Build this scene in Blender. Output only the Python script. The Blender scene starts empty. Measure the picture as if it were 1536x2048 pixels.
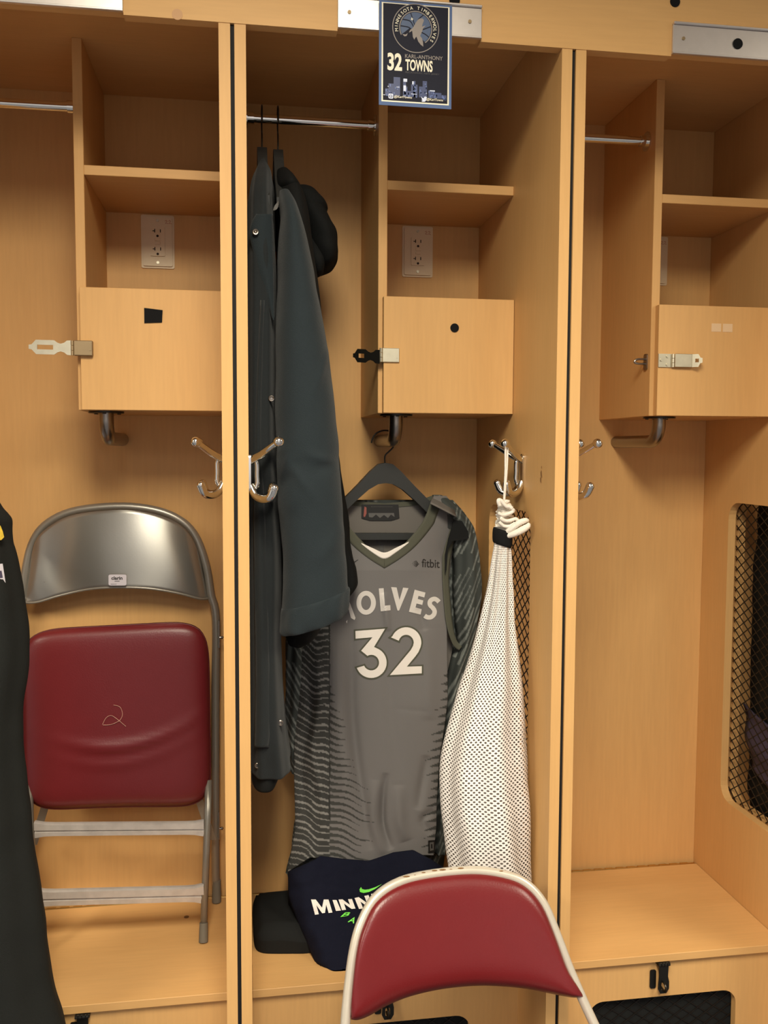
import bpy, bmesh, math, random
import numpy as np
from mathutils import Vector, Matrix, noise
from mathutils.geometry import tessellate_polygon

random.seed(4)
C = bpy.context.scene.collection
SC = bpy.context.scene

# ------------------------------------------------------------------ camera
F = 1787.25                      # focal length in pixels of the 1536 x 2048 frame
YAW, PITCH, ROLL = .1537, .0695, -.0038
CAM = Vector((.0175, -1.5976, 1.5354))
def _axes():
    cy, sy, cp, sp = math.cos(YAW), math.sin(YAW), math.cos(PITCH), math.sin(PITCH)
    f = Vector((sy*cp, cy*cp, -sp)); r = Vector((cy, -sy, 0)); d = f.cross(r)
    cr, sr = math.cos(ROLL), math.sin(ROLL)
    return cr*r + sr*d, -sr*r + cr*d, f
RX, DN, FW = _axes()
cd = bpy.data.cameras.new('camera'); cam = bpy.data.objects.new('camera', cd); C.objects.link(cam)
cd.sensor_fit = 'AUTO'; cd.sensor_width = 36; cd.lens = F*36/2048; cd.clip_start = .01
cam.matrix_world = Matrix((( RX.x, -DN.x, -FW.x, CAM.x), (RX.y, -DN.y, -FW.y, CAM.y), (RX.z, -DN.z, -FW.z, CAM.z), (0, 0, 0, 1)))
SC.camera = cam
def at(px, py, y):
    """survey helper: the point at depth y that the photograph shows at (px, py)"""
    v = RX*((px-768)/F) + DN*((py-1024)/F) + FW
    return CAM + v*((y-CAM.y)/v.y)

# ------------------------------------------------------------------ light
w = bpy.data.worlds.new('world'); SC.world = w; w.use_nodes = True
w.node_tree.nodes['Background'].inputs[0].default_value = (.9, .72, .55, 1)
w.node_tree.nodes['Background'].inputs[1].default_value = .02
def lamp(x, y, sx, sy, power, col=(1, .915, .73)):
    l = bpy.data.lights.new('ceiling_lamp', 'AREA'); l.shape = 'RECTANGLE'; l.size = sx; l.size_y = sy; l.energy = power; l.color = col; l.spread = math.radians(164)
    o = bpy.data.objects.new('ceiling_lamp', l); C.objects.link(o); o.location = (x, y, 2.74)
lamp(.05, -1.65, .6, 1.2, 87)
lamp(-2.35, -1.65, .6, 1.2, 74)
lamp(2.45, -1.65, .6, 1.2, 74)
lamp(-.15, -3.6, .6, 1.0, 28, (1, .97, .98))  # added cool fill, lifts and cools the shadows
vs = SC.view_settings
vs.view_transform = 'Standard'; vs.look = 'None'; vs.gamma = 1; vs.exposure = 0.0; vs.use_curve_mapping = False
try:
    SC.cycles.use_denoising = True; SC.cycles.max_bounces = 8; SC.cycles.transparent_max_bounces = 16
except Exception: pass

# ------------------------------------------------------------------ materials
def lin(c):
    c = c/255
    return c/12.92 if c <= .04045 else ((c+.055)/1.055)**2.4
def rgb(r, g, b): return (lin(r), lin(g), lin(b), 1)
def mat(name, col, rough=.6, metal=0, spec=.5, bump=0, bscale=200, var=0, vscale=30, sheen=0, coat=0):
    m = bpy.data.materials.new(name); m.use_nodes = True
    nt = m.node_tree; b = nt.nodes['Principled BSDF']
    b.inputs['Base Color'].default_value = col; b.inputs['Roughness'].default_value = rough
    b.inputs['Metallic'].default_value = metal; b.inputs['Specular IOR Level'].default_value = spec
    if sheen: b.inputs['Sheen Weight'].default_value = sheen
    if coat: b.inputs['Coat Weight'].default_value = coat; b.inputs['Coat Roughness'].default_value = .25
    tc = nt.nodes.new('ShaderNodeTexCoord')
    if bump:
        n = nt.nodes.new('ShaderNodeTexNoise'); n.inputs['Scale'].default_value = bscale; n.inputs['Detail'].default_value = 3
        bp = nt.nodes.new('ShaderNodeBump'); bp.inputs['Strength'].default_value = bump; bp.inputs['Distance'].default_value = .002
        nt.links.new(tc.outputs['Object'], n.inputs['Vector']); nt.links.new(n.outputs['Fac'], bp.inputs['Height']); nt.links.new(bp.outputs['Normal'], b.inputs['Normal'])
    if var:
        n = nt.nodes.new('ShaderNodeTexNoise'); n.inputs['Scale'].default_value = vscale; n.inputs['Detail'].default_value = 4
        mx = nt.nodes.new('ShaderNodeMix'); mx.data_type = 'RGBA'
        mx.inputs[6].default_value = tuple(c*(1-var) for c in col[:3])+(1,); mx.inputs[7].default_value = tuple(min(1, c*(1+var)) for c in col[:3])+(1,)
        nt.links.new(tc.outputs['Object'], n.inputs['Vector']); nt.links.new(n.outputs['Fac'], mx.inputs[0]); nt.links.new(mx.outputs[2], b.inputs['Base Color'])
    return m
def wood(name, axis):
    m = bpy.data.materials.new(name); m.use_nodes = True; nt = m.node_tree; b = nt.nodes['Principled BSDF']
    b.inputs['Roughness'].default_value = .5; b.inputs['Specular IOR Level'].default_value = .25
    tc = nt.nodes.new('ShaderNodeTexCoord'); L = nt.links.new
    def noise_(sc, scale, det, dist=0):
        mp = nt.nodes.new('ShaderNodeMapping'); mp.inputs['Scale'].default_value = sc
        n = nt.nodes.new('ShaderNodeTexNoise'); n.inputs['Scale'].default_value = scale; n.inputs['Detail'].default_value = det; n.inputs['Distortion'].default_value = dist
        L(tc.outputs['Object'], mp.inputs['Vector']); L(mp.outputs['Vector'], n.inputs['Vector']); return n.outputs['Fac']
    s = {'z': (1, 1, .07), 'x': (.07, 1, 1)}[axis]
    s2 = {'z': (1, 1, .16), 'x': (.16, 1, 1)}[axis]
    fine = noise_(s, 160, 4); broad = noise_(s2, 7, 3, 1.2)
    mx = nt.nodes.new('ShaderNodeMix'); mx.data_type = 'RGBA'; mx.inputs[6].default_value = rgb(204, 157, 99); mx.inputs[7].default_value = rgb(217, 172, 113)
    L(broad, mx.inputs[0])
    r = nt.nodes.new('ShaderNodeMapRange'); r.inputs['From Min'].default_value = .35; r.inputs['From Max'].default_value = .65; r.inputs['To Min'].default_value = .972; r.inputs['To Max'].default_value = 1.018
    L(fine, r.inputs['Value'])
    mu = nt.nodes.new('ShaderNodeMix'); mu.data_type = 'RGBA'; mu.blend_type = 'MULTIPLY'; mu.inputs[0].default_value = 1
    L(mx.outputs[2], mu.inputs[6]); L(r.outputs['Result'], mu.inputs[7]); L(mu.outputs[2], b.inputs['Base Color'])
    return m
WV, WH = wood('maple_laminate_upright', 'z'), wood('maple_laminate_level', 'x')
def colmat(name, rough=.8, bump=.15, bscale=900, sheen=.0):
    m = mat(name, (.5, .5, .5, 1), rough, spec=.25, bump=bump, bscale=bscale, sheen=sheen)
    a = m.node_tree.nodes.new('ShaderNodeVertexColor'); a.layer_name = 'Col'
    m.node_tree.links.new(a.outputs['Color'], m.node_tree.nodes['Principled BSDF'].inputs['Base Color'])
    return m
M = dict(
    black=mat('black_felt', rgb(22, 22, 23), .95, spec=.2),
    rubber=mat('black_gap', rgb(14, 12, 11), .8),
    chrome=mat('chrome', rgb(225, 222, 215), .09, 1),
    steel=mat('satin_steel', rgb(150, 142, 134), .30, 1, bump=.05, bscale=60),
    wire=mat('dark_wire', rgb(26, 20, 15), .5, .3),
    zinc=mat('zinc_plate', rgb(205, 198, 176), .38, .85, var=.15, vscale=60),
    bronze=mat('dull_zinc', rgb(150, 130, 100), .5, .7, var=.15),
    darkmetal=mat('dark_metal', rgb(52, 50, 46), .32, .8),
    brass=mat('brass_hinge', rgb(205, 170, 105), .3, 1),
    alu=mat('brushed_aluminium', rgb(212, 205, 200), .34, .75, var=.05, vscale=90),
    plate=mat('ivory_plastic', rgb(226, 206, 172), .45),
    slot=mat('socket_slot', rgb(40, 24, 12), .8),
    redpen=mat('red_pen', rgb(170, 60, 40), .8),
    jacket=mat('charcoal_knit', rgb(33, 41, 45), .82, spec=.2, bump=.5, bscale=700, sheen=.1),
    pants=mat('black_knit', rgb(32, 36, 38), .85, spec=.2, bump=.4, bscale=700, sheen=.1),
    lining=mat('black_lining', rgb(26, 27, 27), .9, spec=.2),
    hood=mat('black_hood', rgb(21, 22, 22), .9, spec=.15, bump=.3, bscale=500),
    coat=mat('black_coat_cloth', rgb(28, 29, 27), .85, spec=.2, bump=.3, bscale=500),
    hanger=mat('black_hanger', rgb(46, 47, 46), .5, spec=.4),
    inner=mat('jersey_inside', rgb(112, 107, 102), .85, spec=.2),
    trim=mat('olive_trim', rgb(86, 86, 74), .8, spec=.2, bump=.2, bscale=900),
    white=mat('white_print', rgb(238, 230, 222), .6),
    offwhite=mat('pale_print', rgb(214, 208, 202), .6),
    tagblack=mat('black_tag', rgb(20, 19, 19), .6),
    taggrey=mat('grey_tag_print', rgb(90, 88, 86), .6),
    tagred=mat('red_tag_print', rgb(150, 80, 70), .6),
    bundle=mat('grey_bundle', rgb(150, 142, 136), .9),
    patch=mat('grey_patch', rgb(134, 127, 118), .7),
    darkprint=mat('dark_print', rgb(38, 34, 32), .7),
    navy=mat('navy_cotton', rgb(18, 20, 35), .9, spec=.15, bump=.35, bscale=500),
    green=mat('lime_print', rgb(120, 232, 80), .6),
    cord=mat('white_cord', rgb(236, 228, 216), .8, bump=.6, bscale=500),
    vinyl=mat('red_vinyl', rgb(106, 26, 29), .31, spec=.45, bump=.12, bscale=320, var=.05),
    vinyl2=mat('dark_red_vinyl', rgb(106, 30, 34), .38, spec=.45, bump=.12, bscale=320, var=.06),
    seam=mat('vinyl_seam', rgb(84, 20, 22), .5),
    cream=mat('cream_enamel', rgb(206, 197, 182), .3, .35, var=.06, vscale=60),
    grey=mat('grey_enamel', rgb(146, 140, 130), .34, .5),
    sheet=mat('grey_metal_sheet', rgb(168, 165, 158), .36, .6, bump=.03, bscale=300),
    whitebar=mat('worn_silver_paint', rgb(205, 198, 192), .4, .35, var=.22, vscale=45),
    foot=mat('grey_rubber_foot', rgb(112, 106, 94), .7),
    card=mat('card_navy', rgb(30, 31, 44), .55, spec=.15), cardblue=mat('card_blue_rim', rgb(88, 108, 148), .55, spec=.15), cardcream=mat('card_cream', rgb(236, 228, 205), .4),
    cardgrey=mat('card_grey', rgb(138, 128, 122), .4), cardmid=mat('card_steel_blue', rgb(62, 82, 116), .4), carddim=mat('card_dim', rgb(62, 58, 62), .4),
    sky1=mat('card_skyline', rgb(44, 58, 104), .4), sky2=mat('card_skyline_pale', rgb(84, 104, 160), .4), skylight=mat('card_lights', rgb(215, 222, 245), .4),
    yellow=mat('gold_lining', rgb(215, 180, 60), .5, var=.4, vscale=250), tagpaper=mat('paper_tag', rgb(205, 198, 205), .7), purple=mat('purple_print', rgb(70, 62, 84), .7),
    faded=mat('faded_glue', rgb(196, 150, 104), .6), chip=mat('bare_chip', rgb(120, 84, 44), .9), tape=mat('faded_tape', rgb(222, 190, 150), .6), chalk=mat('chalk_scratch', rgb(196, 148, 130), .8),
    carpet=mat('carpet', rgb(96, 99, 110), .95, bump=.6, bscale=300, var=.15), paint=mat('wall_paint', rgb(212, 213, 220), .8), ceil=mat('ceiling_paint', rgb(222, 214, 200), .85),
)
_nt = M['sheet'].node_tree; _b = _nt.nodes['Principled BSDF']; _b.inputs['Anisotropic'].default_value = .9; _b.inputs['Anisotropic Rotation'].default_value = .25; _b.inputs['Metallic'].default_value = .75
_tg = _nt.nodes.new('ShaderNodeTangent'); _tg.direction_type = 'RADIAL'; _tg.axis = 'Z'; _nt.links.new(_tg.outputs[0], _b.inputs['Tangent'])
CJ, CS = colmat('jersey_print'), colmat('striped_shirt_print')

# ------------------------------------------------------------------ object helpers
def root(o):
    while o.parent: o = o.parent
    return o
def obj(name, verts, faces, m, parent=None, smooth=False, kind=None, label=None, uv=None):
    me = bpy.data.meshes.new(name)
    off = root(parent).location if parent else Vector((0, 0, 0))
    me.from_pydata([(v[0]-off[0], v[1]-off[1], v[2]-off[2]) for v in verts], [], faces)
    if m: me.materials.append(m)
    if smooth: me.polygons.foreach_set('use_smooth', [True]*len(me.polygons))
    me.update()
    o = bpy.data.objects.new(name, me); C.objects.link(o)
    if parent: o.parent = parent
    if kind: o['kind'] = kind
    if label: o['label'] = label
    return o
def thing(name, label, cat, loc, group=None):
    o = bpy.data.objects.new(name, None); C.objects.link(o); o.location = loc; o.empty_display_size = .05
    o['label'] = label; o['category'] = cat
    if group: o['group'] = group
    return o
class G:
    """collects shapes that become one mesh"""
    def __init__(s): s.v = []; s.f = []
    def add(s, v, f):
        n = len(s.v); s.v += [tuple(p) for p in v]; s.f += [tuple(i+n for i in q) for q in f]; return s
    def box(s, x0, x1, y0, y1, z0, z1, b=.0008):
        if b <= 0:
            v = [(x, y, z) for x in (x0, x1) for y in (y0, y1) for z in (z0, z1)]
            return s.add(v, [(0, 1, 3, 2), (4, 6, 7, 5), (0, 4, 5, 1), (2, 3, 7, 6), (0, 2, 6, 4), (1, 5, 7, 3)])
        bm = bmesh.new(); bmesh.ops.create_cube(bm, size=1)
        for v in bm.verts: v.co = Vector(((x0+x1)/2+v.co.x*(x1-x0), (y0+y1)/2+v.co.y*(y1-y0), (z0+z1)/2+v.co.z*(z1-z0)))
        bmesh.ops.bevel(bm, geom=list(bm.edges), offset=b, segments=1, affect='EDGES')
        return s.bm(bm)
    def bm(s, bm):
        bm.verts.index_update(); v = [tuple(x.co) for x in bm.verts]; f = [[x.index for x in q.verts] for q in bm.faces]; bm.free(); return s.add(v, f)
    def tube(s, pts, r, n=12, cap=True):
        pts = [Vector(p) for p in pts]; rs = r if isinstance(r, (list, tuple)) else [r]*len(pts)
        T = [(pts[min(i+1, len(pts)-1)]-pts[max(i-1, 0)]).normalized() for i in range(len(pts))]
        u = T[0].orthogonal().normalized(); V = []; Fc = []
        for i, p in enumerate(pts):
            u = (u-T[i]*u.dot(T[i])).normalized(); w_ = T[i].cross(u)
            V += [p+(u*math.cos(a)+w_*math.sin(a))*rs[i] for a in (2*math.pi*k/n for k in range(n))]
        for i in range(len(pts)-1):
            Fc += [(i*n+k, i*n+(k+1) % n, (i+1)*n+(k+1) % n, (i+1)*n+k) for k in range(n)]
        if cap: Fc += [tuple(range(n))[::-1], tuple(range((len(pts)-1)*n, len(pts)*n))]
        return s.add(V, Fc)
    def ball(s, c, r, nu=12, nv=8, sc=(1, 1, 1)):
        bm = bmesh.new(); bmesh.ops.create_uvsphere(bm, u_segments=nu, v_segments=nv, radius=r)
        for v in bm.verts: v.co = Vector((v.co.x*sc[0], v.co.y*sc[1], v.co.z*sc[2]))+Vector(c)
        return s.bm(bm)
    def cyl(s, a, b, r, n=16): return s.tube([a, b], r, n)
    def prism(s, loops, fn, d0, d1):
        """2D loops (outer first, then holes) extruded from d0 to d1; fn(u, v, d) -> point"""
        tri = tessellate_polygon([[Vector((u, v, 0)) for u, v in l] for l in loops])
        flat = [q for l in loops for q in l]; n = len(flat)
        V = [fn(u, v, d0) for u, v in flat]+[fn(u, v, d1) for u, v in flat]
        Fc = [tuple(t) for t in tri]+[tuple(i+n for i in reversed(t)) for t in tri]
        k = 0
        for l in loops:
            m_ = len(l); Fc += [(k+i, k+(i+1) % m_, n+k+(i+1) % m_, n+k+i) for i in range(m_)]; k += m_
        return s.add(V, Fc)
    def make(s, name, m, parent=None, smooth=False, **k):
        o = obj(name, s.v, s.f, m, parent, smooth, **k)
        bm = bmesh.new(); bm.from_mesh(o.data); bmesh.ops.recalc_face_normals(bm, faces=bm.faces); bm.to_mesh(o.data); bm.free()
        if smooth == 'auto':
            o.data.polygons.foreach_set('use_smooth', [True]*len(o.data.polygons)); o.data.set_sharp_from_angle(angle=math.radians(40))
        return o
XZ = lambda u, v, d: (u, d, v)
YZ = lambda u, v, d: (d, u, v)
XY = lambda u, v, d: (u, v, d)
def rrect(x0, x1, y0, y1, r, n=6):
    q = []
    for cx, cy, a0 in ((x1-r, y1-r, 0), (x0+r, y1-r, 90), (x0+r, y0+r, 180), (x1-r, y0+r, 270)):
        q += [(cx+r*math.cos(math.radians(a0+90*i/n)), cy+r*math.sin(math.radians(a0+90*i/n))) for i in range(n+1)]
    return q
def circ(cx, cy, r, n=20): return [(cx+r*math.cos(2*math.pi*i/n), cy+r*math.sin(2*math.pi*i/n)) for i in range(n)]
def spline(P, n):
    """Catmull-Rom through tuples of any length"""
    P = [np.array(p, float) for p in P]; out = []
    for k in range(n):
        t = k/(n-1)*(len(P)-1); i = min(int(t), len(P)-2); u = t-i
        p0, p1, p2, p3 = P[max(i-1, 0)], P[i], P[i+1], P[min(i+2, len(P)-1)]
        out.append(.5*((2*p1)+(-p0+p2)*u+(2*p0-5*p1+4*p2-p3)*u*u+(-p0+3*p1-3*p2+p3)*u**3))
    return out
def lerp(tab, x):
    return np.interp(x, [a for a, b in tab], [b for a, b in tab])
def loft(name, rows, m, parent, nrow=60, nseg=40, fold=.0, nf=7, pw=2.4, wr=.004, ws=9, seed=0, xmax=None, capped=True, **k):
    """rows: (py, left px, right px, depth of centre, half depth); a soft closed body of superellipse sections"""
    R = spline(rows, nrow); V = []; Fc = []
    rnd = random.Random(seed); ph = rnd.random()*6
    for j, (py, l, r, yc, hd) in enumerate(R):
        A, B = at(l, py, yc), at(r, py, yc); c = (A+B)/2; ax = (B-A)/2
        for i in range(nseg):
            a = 2*math.pi*i/nseg; ca, sa = math.cos(a), math.sin(a)
            ex = math.copysign(abs(ca)**(2/pw), ca); ey = math.copysign(abs(sa)**(2/pw), sa)
            p = c+ax*ex+Vector((0, hd*ey, 0))
            f_ = fold*math.sin(nf*a+ph+1.3*math.sin(j/nrow*5+seed))*min(1, 4*j/nrow)
            nz = noise.noise(p*ws+Vector((seed, 0, 0)))*wr+noise.noise(p*ws*3+Vector((0, seed, 0)))*wr*.4
            d = Vector((ax.length*ex*.6, hd*ey, 0)); d = d.normalized() if d.length > 1e-6 else Vector((0, 0, 0))
            p += d*(f_+nz)
            if xmax is not None and p.x > xmax: p.x = xmax
            V.append(p)
    for j in range(nrow-1):
        Fc += [(j*nseg+i, j*nseg+(i+1) % nseg, (j+1)*nseg+(i+1) % nseg, (j+1)*nseg+i) for i in range(nseg)]
    if capped: Fc += [tuple(range(nseg)), tuple(range((nrow-1)*nseg, nrow*nseg))[::-1]]
    g = G(); g.add(V, Fc)
    return g.make(name, m, parent, True, **k)
def offset_poly(P, d):
    n = len(P); out = []
    area = sum(P[i][0]*P[(i+1) % n][1]-P[(i+1) % n][0]*P[i][1] for i in range(n))
    sg = 1 if area > 0 else -1
    for i in range(n):
        a, b, c = np.array(P[i-1], float), np.array(P[i], float), np.array(P[(i+1) % n], float)
        e1, e2 = b-a, c-b; e1 /= np.linalg.norm(e1)+1e-9; e2 /= np.linalg.norm(e2)+1e-9
        n1, n2 = np.array([e1[1], -e1[0]])*sg, np.array([e2[1], -e2[0]])*sg
        q = n1+n2; q /= max(np.linalg.norm(q), .2)
        out.append(tuple(b+q*d/max(q.dot(n1), .5)))
    return out
def arc(cx, cy, rx, ry, a0, a1, n=14):
    return [(cx+rx*math.cos(math.radians(a0+(a1-a0)*i/n)), cy+ry*math.sin(math.radians(a0+(a1-a0)*i/n))) for i in range(n+1)]
def ribbon(pts, w):
    """polygon of a stroke of width w along pts"""
    P = [np.array(p, float) for p in pts]; L_, R_ = [], []
    for i, p in enumerate(P):
        t = P[min(i+1, len(P)-1)]-P[max(i-1, 0)]; t /= np.linalg.norm(t)+1e-9; n = np.array([-t[1], t[0]])
        ww = w[i] if isinstance(w, (list, tuple)) else w
        L_.append(tuple(p+n*ww/2)); R_.append(tuple(p-n*ww/2))
    return L_+R_[::-1]
def flat(g, loops, surf, cell=None):
    """a printed shape: 2D loops laid on a surface function surf(u, v)"""
    bm = bmesh.new()
    tri = tessellate_polygon([[Vector((u, v, 0)) for u, v in l] for l in loops]); fl = [q for l in loops for q in l]
    vs_ = [bm.verts.new((u, v, 0)) for u, v in fl]
    for t in tri:
        try: bm.faces.new([vs_[i] for i in t])
        except ValueError: pass
    if cell:
        for _ in range(4):
            es = [e for e in bm.edges if e.calc_length() > cell]
            if not es: break
            bmesh.ops.subdivide_edges(bm, edges=es, cuts=1, use_grid_fill=False); bmesh.ops.triangulate(bm, faces=bm.faces)
    for v in bm.verts: v.co = surf(v.co.x, v.co.y)
    return g.bm(bm)
def text_loops(body, size=1.0, offset=0, shear=0, spacing=1, align='LEFT'):
    """triangulated lettering in 2D: (verts, faces)"""
    cu = bpy.data.curves.new('lettering', 'FONT'); cu.body = body; cu.size = size; cu.offset = offset; cu.shear = shear; cu.space_character = spacing
    cu.align_x = align; cu.resolution_u = 4
    o = bpy.data.objects.new('lettering', cu); C.objects.link(o)
    me = bpy.data.meshes.new_from_object(o); v = [(p.co.x, p.co.y) for p in me.vertices]; f = [tuple(q.vertices) for q in me.polygons]
    bpy.data.objects.remove(o); bpy.data.curves.remove(cu); bpy.data.meshes.remove(me)
    return v, f
def text(g, body, fn, **k):
    v, f = text_loops(body, **k)
    x0, x1 = min(a for a, b in v), max(a for a, b in v); y0, y1 = min(b for a, b in v), max(b for a, b in v)
    return g.add([fn((a-x0)/(x1-x0), (b-y0)/(y1-y0)) for a, b in v], f)
def grid(nu, nv): return [(j*nu+i, j*nu+i+1, (j+1)*nu+i+1, (j+1)*nu+i) for j in range(nv-1) for i in range(nu-1)]
def paint(o, cols):
    a = o.data.color_attributes.new('Col', 'FLOAT_COLOR', 'POINT')
    a.data.foreach_set('color', np.concatenate([cols, np.ones((len(cols), 1))], 1).astype(np.float32).ravel())

# ------------------------------------------------------------------ the room
def struct(name, g, m, label):
    o = g.make(name, m); o['kind'] = 'structure'; o['label'] = label; return o
struct('floor', G().box(-4, 5, -4.5, .7, -.05, 0, 0), M['carpet'], 'dark carpet floor in front of the lockers')
struct('ceiling', G().box(-4, 5, -4.5, .7, 2.75, 2.8, 0), M['ceil'], 'pale ceiling over the locker room')
struct('wall_back', G().box(-4, 5, .62, .7, 0, 2.75, 0), M['paint'], 'painted wall behind the lockers')
struct('wall_left', G().box(-4.1, -4, -4.5, .7, 0, 2.75, 0), M['paint'], 'painted wall on the left of the room')
struct('wall_right', G().box(5, 5.1, -4.5, .7, 0, 2.75, 0), M['paint'], 'painted wall on the right of the room')
struct('wall_front', G().box(-4, 5, -4.6, -4.5, 0, 2.75, 0), M['paint'], 'painted wall facing the lockers')

# ------------------------------------------------------------------ lockers
T, PITCHX, DEP, YD, YL = .0195, .61, .572, .288, .164
ZH, ZL, ZT, ZS, ZX = 2.259, .44, 2.34, 2.097, 1.613
VENT = rrect(.139, .45, .663, 1.41, .042)
def bar(g, p, q, wdt, ax):
    """thin square wire from p to q (2D in the plane across ax)"""
    d = np.array(q)-np.array(p); n = np.array([-d[1], d[0]]); n = n/(np.linalg.norm(n)+1e-9)*wdt/2
    a, b, c, e = (p[0]+n[0], p[1]+n[1]), (q[0]+n[0], q[1]+n[1]), (q[0]-n[0], q[1]-n[1]), (p[0]-n[0], p[1]-n[1])
    return [a, b, c, e]
def diamonds(g, u0, u1, v0, v1, du, dv, fn, d0, th, wdt):
    """diamond wire mesh clipped to a rectangle"""
    sl = dv/du
    for sgn, dd in ((1, d0), (-1, d0+th)):
        c = -(u1-u0)*sl if sgn > 0 else 0.0
        lim = (v1-v0) if sgn > 0 else (v1-v0)+(u1-u0)*sl
        while c < lim:
            a, b = 0.0, u1-u0
            f0 = lambda t: c+sgn*sl*t
            ts = sorted([max(a, min(b, ((0-c)/(sgn*sl)))), max(a, min(b, (((v1-v0)-c)/(sgn*sl))))])
            if ts[1]-ts[0] > 1e-4:
                p = (u0+ts[0], v0+f0(ts[0])); q = (u0+ts[1], v0+f0(ts[1]))
                g.prism([bar(g, p, q, wdt, None)], fn, dd, dd+th)
            c += dv
    return g
def tube_arc(pts, n=8): return spline(pts, n)
def coat_hook(parent, wx, s, yc):
    g = G(); X = lambda d: wx+s*d
    g.prism([rrect(yc-.009, yc+.009, 1.457, 1.528, .008, 4)], YZ, X(0), X(.004))
    g.tube(spline([(X(.004), yc, 1.522), (X(.014), yc, 1.512), (X(.0145), yc, 1.49), (X(.0145), yc, 1.472), (X(.006), yc, 1.458)], 14), .005)
    for k in (-1, 1):
        g.tube(spline([(X(.004), yc, 1.515), (X(.02), yc+k*.012, 1.524), (X(.037), yc+k*.03, 1.537), (X(.051), yc+k*.045, 1.548)], 12), [.0075-.0022*i/11 for i in range(12)])
        g.ball((X(.053), yc+k*.047, 1.549), .0095, 16, 10)
        g.tube(spline([(X(.003), yc, 1.470), (X(.012), yc+k*.006, 1.452), (X(.026), yc+k*.017, 1.446), (X(.038), yc+k*.028, 1.450), (X(.044), yc+k*.033, 1.464)], 14), [.0072+.0012*i/13 for i in range(14)])
        g.ball((X(.0445), yc+k*.0335, 1.466), .0086, 14, 10)
    return g.make('coat_hook', M['chrome'], parent, 'auto')
def screw(g, x, y, z, r=.004): g.cyl((x, y, z), (x, y-.0016, z), r, 12)
def locker(x0, label, hooks, hasp, mark):
    """one maple locker; x0 is the centre of the gap on its left"""
    xl, xr = x0+.0035+T, x0+PITCHX-.0035-T; xd = x0+.2955
    t = thing('locker', label, 'locker', (x0+PITCHX/2, 0, 0))
    prof = [(0, 0), (.58, 0), (.58, 2.36), (.022, 2.36), (.022, ZH), (0, ZH)]
    for a, b in ((xl-T, xl), (xr, xr+T)):
        G().prism([prof, VENT], YZ, a, b).make('side_panel', WV, t)
    G().box(xl, xr, DEP, .58, 0, 2.36).make('back_panel', WV, t)
    G().box(xl, xr, .022, DEP, ZT, 2.36).make('top_panel', WH, t)
    G().box(xd, xd+.019, YD, DEP, ZX, ZT).make('divider', WV, t)
    G().box(xd+.019, xr, YD, DEP, 2.078, ZS).make('shelf', WH, t)
    G().box(xd+.019, xr, YD, DEP, ZX, ZX+.018).make('cubby_floor', WH, t)
    door = G().box(xd+.009, xr-.001, YD-.019, YD-.001, ZX, 1.855).make('cubby_door', WV, t)
    lid = G().box(xl+.001, xr-.001, YL, .556, .423, ZL).make('bench_lid', WH, t)
    h = G(); h.cyl((xl+.004, .561, ZL-.002), (xr-.004, .561, ZL-.002), .003, 8)
    for i in range(18): h.cyl((xl+.01+i*.03, .561, ZL-.002), (xl+.03+i*.03, .561, ZL-.002), .0046, 8)
    h.make('piano_hinge', M['brass'], lid)
    bv = rrect(x0+.138, x0+.482, .09, .337, .032)
    fr = G().prism([[(xl, 0), (xr, 0), (xr, .423), (xl, .423)], bv], XZ, YL+.012, YL+.03).make('bench_front', WV, t)
    diamonds(G(), x0+.138, x0+.482, .09, .337, .037, .0255, XZ, YL+.031, .0012, .0022).make('vent_mesh', M['wire'], fr, kind='stuff')
    G().box(x0+.11, x0+.51, YL+.034, YL+.042, .06, .36, 0).make('vent_dark', M['lining'], fr)  # black sheet standing in for the shade inside the closed bench
    G().box(x0-.0034, x0+.0034, .005, .03, 0, 2.36, 0).make('gap_strip', M['rubber'], t)
    sp = [c for c in t.children if c.name.startswith('side_panel')][-1]
    gx = x0+PITCHX
    diamonds(G(), .139, .45, .663, 1.41, .037, .0255, YZ, gx-.0014, .0014, .0024).make('vent_mesh', M['wire'], sp, kind='stuff')
    # hanging rod with end sockets
    rod = G().cyl((xl, .33, 2.2215), (xd, .33, 2.2215), .0095, 20).make('hanging_rod', M['chrome'], t, 'auto')
    for a, s in ((xl, 1), (xd, -1)):
        g = G(); g.cyl((a, .33, 2.2215), (a+s*.003, .33, 2.2215), .021, 20); g.cyl((a, .33, 2.2215), (a+s*.017, .33, 2.2215), .0122, 20)
        g.make('rod_socket', M['chrome'], rod, 'auto')
    # bent steel garment pipe under the cubby
    px = xd+.047
    pts = [(px, .335, ZX), (px, .335, 1.60)]+[(px, .335+.04*(1-math.cos(a)), 1.597-.04*math.sin(a)) for a in np.linspace(0, math.pi/2, 9)]+[(px, .40, 1.557), (px, DEP, 1.557)]
    pp = G().tube(pts, .0148, 20).make('garment_pipe', M['steel'], t, 'auto')
    g = G(); g.cyl((px, .335, ZX), (px, .335, ZX-.004), .036, 24)
    for k in range(3):
        a = 2*math.pi*k/3+.5; g.cyl((px+.027*math.cos(a), .335+.027*math.sin(a), ZX-.004), (px+.027*math.cos(a), .335+.027*math.sin(a), ZX-.006), .004, 8)
    g.make('pipe_flange', M['darkmetal'], pp, 'auto')
    for side, yc in hooks: coat_hook(t, xl if side > 0 else xr, side, yc)
    # hasp of the bench lid
    hx = x0+.302
    g = G(); g.box(hx-.014, hx+.014, YL-.004, YL+.012, .415, .4225)
    for k in range(4): g.cyl((hx-.014+.007*k, YL-.003, .419), (hx-.0085+.007*k, YL-.003, .419), .0042, 8)
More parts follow.
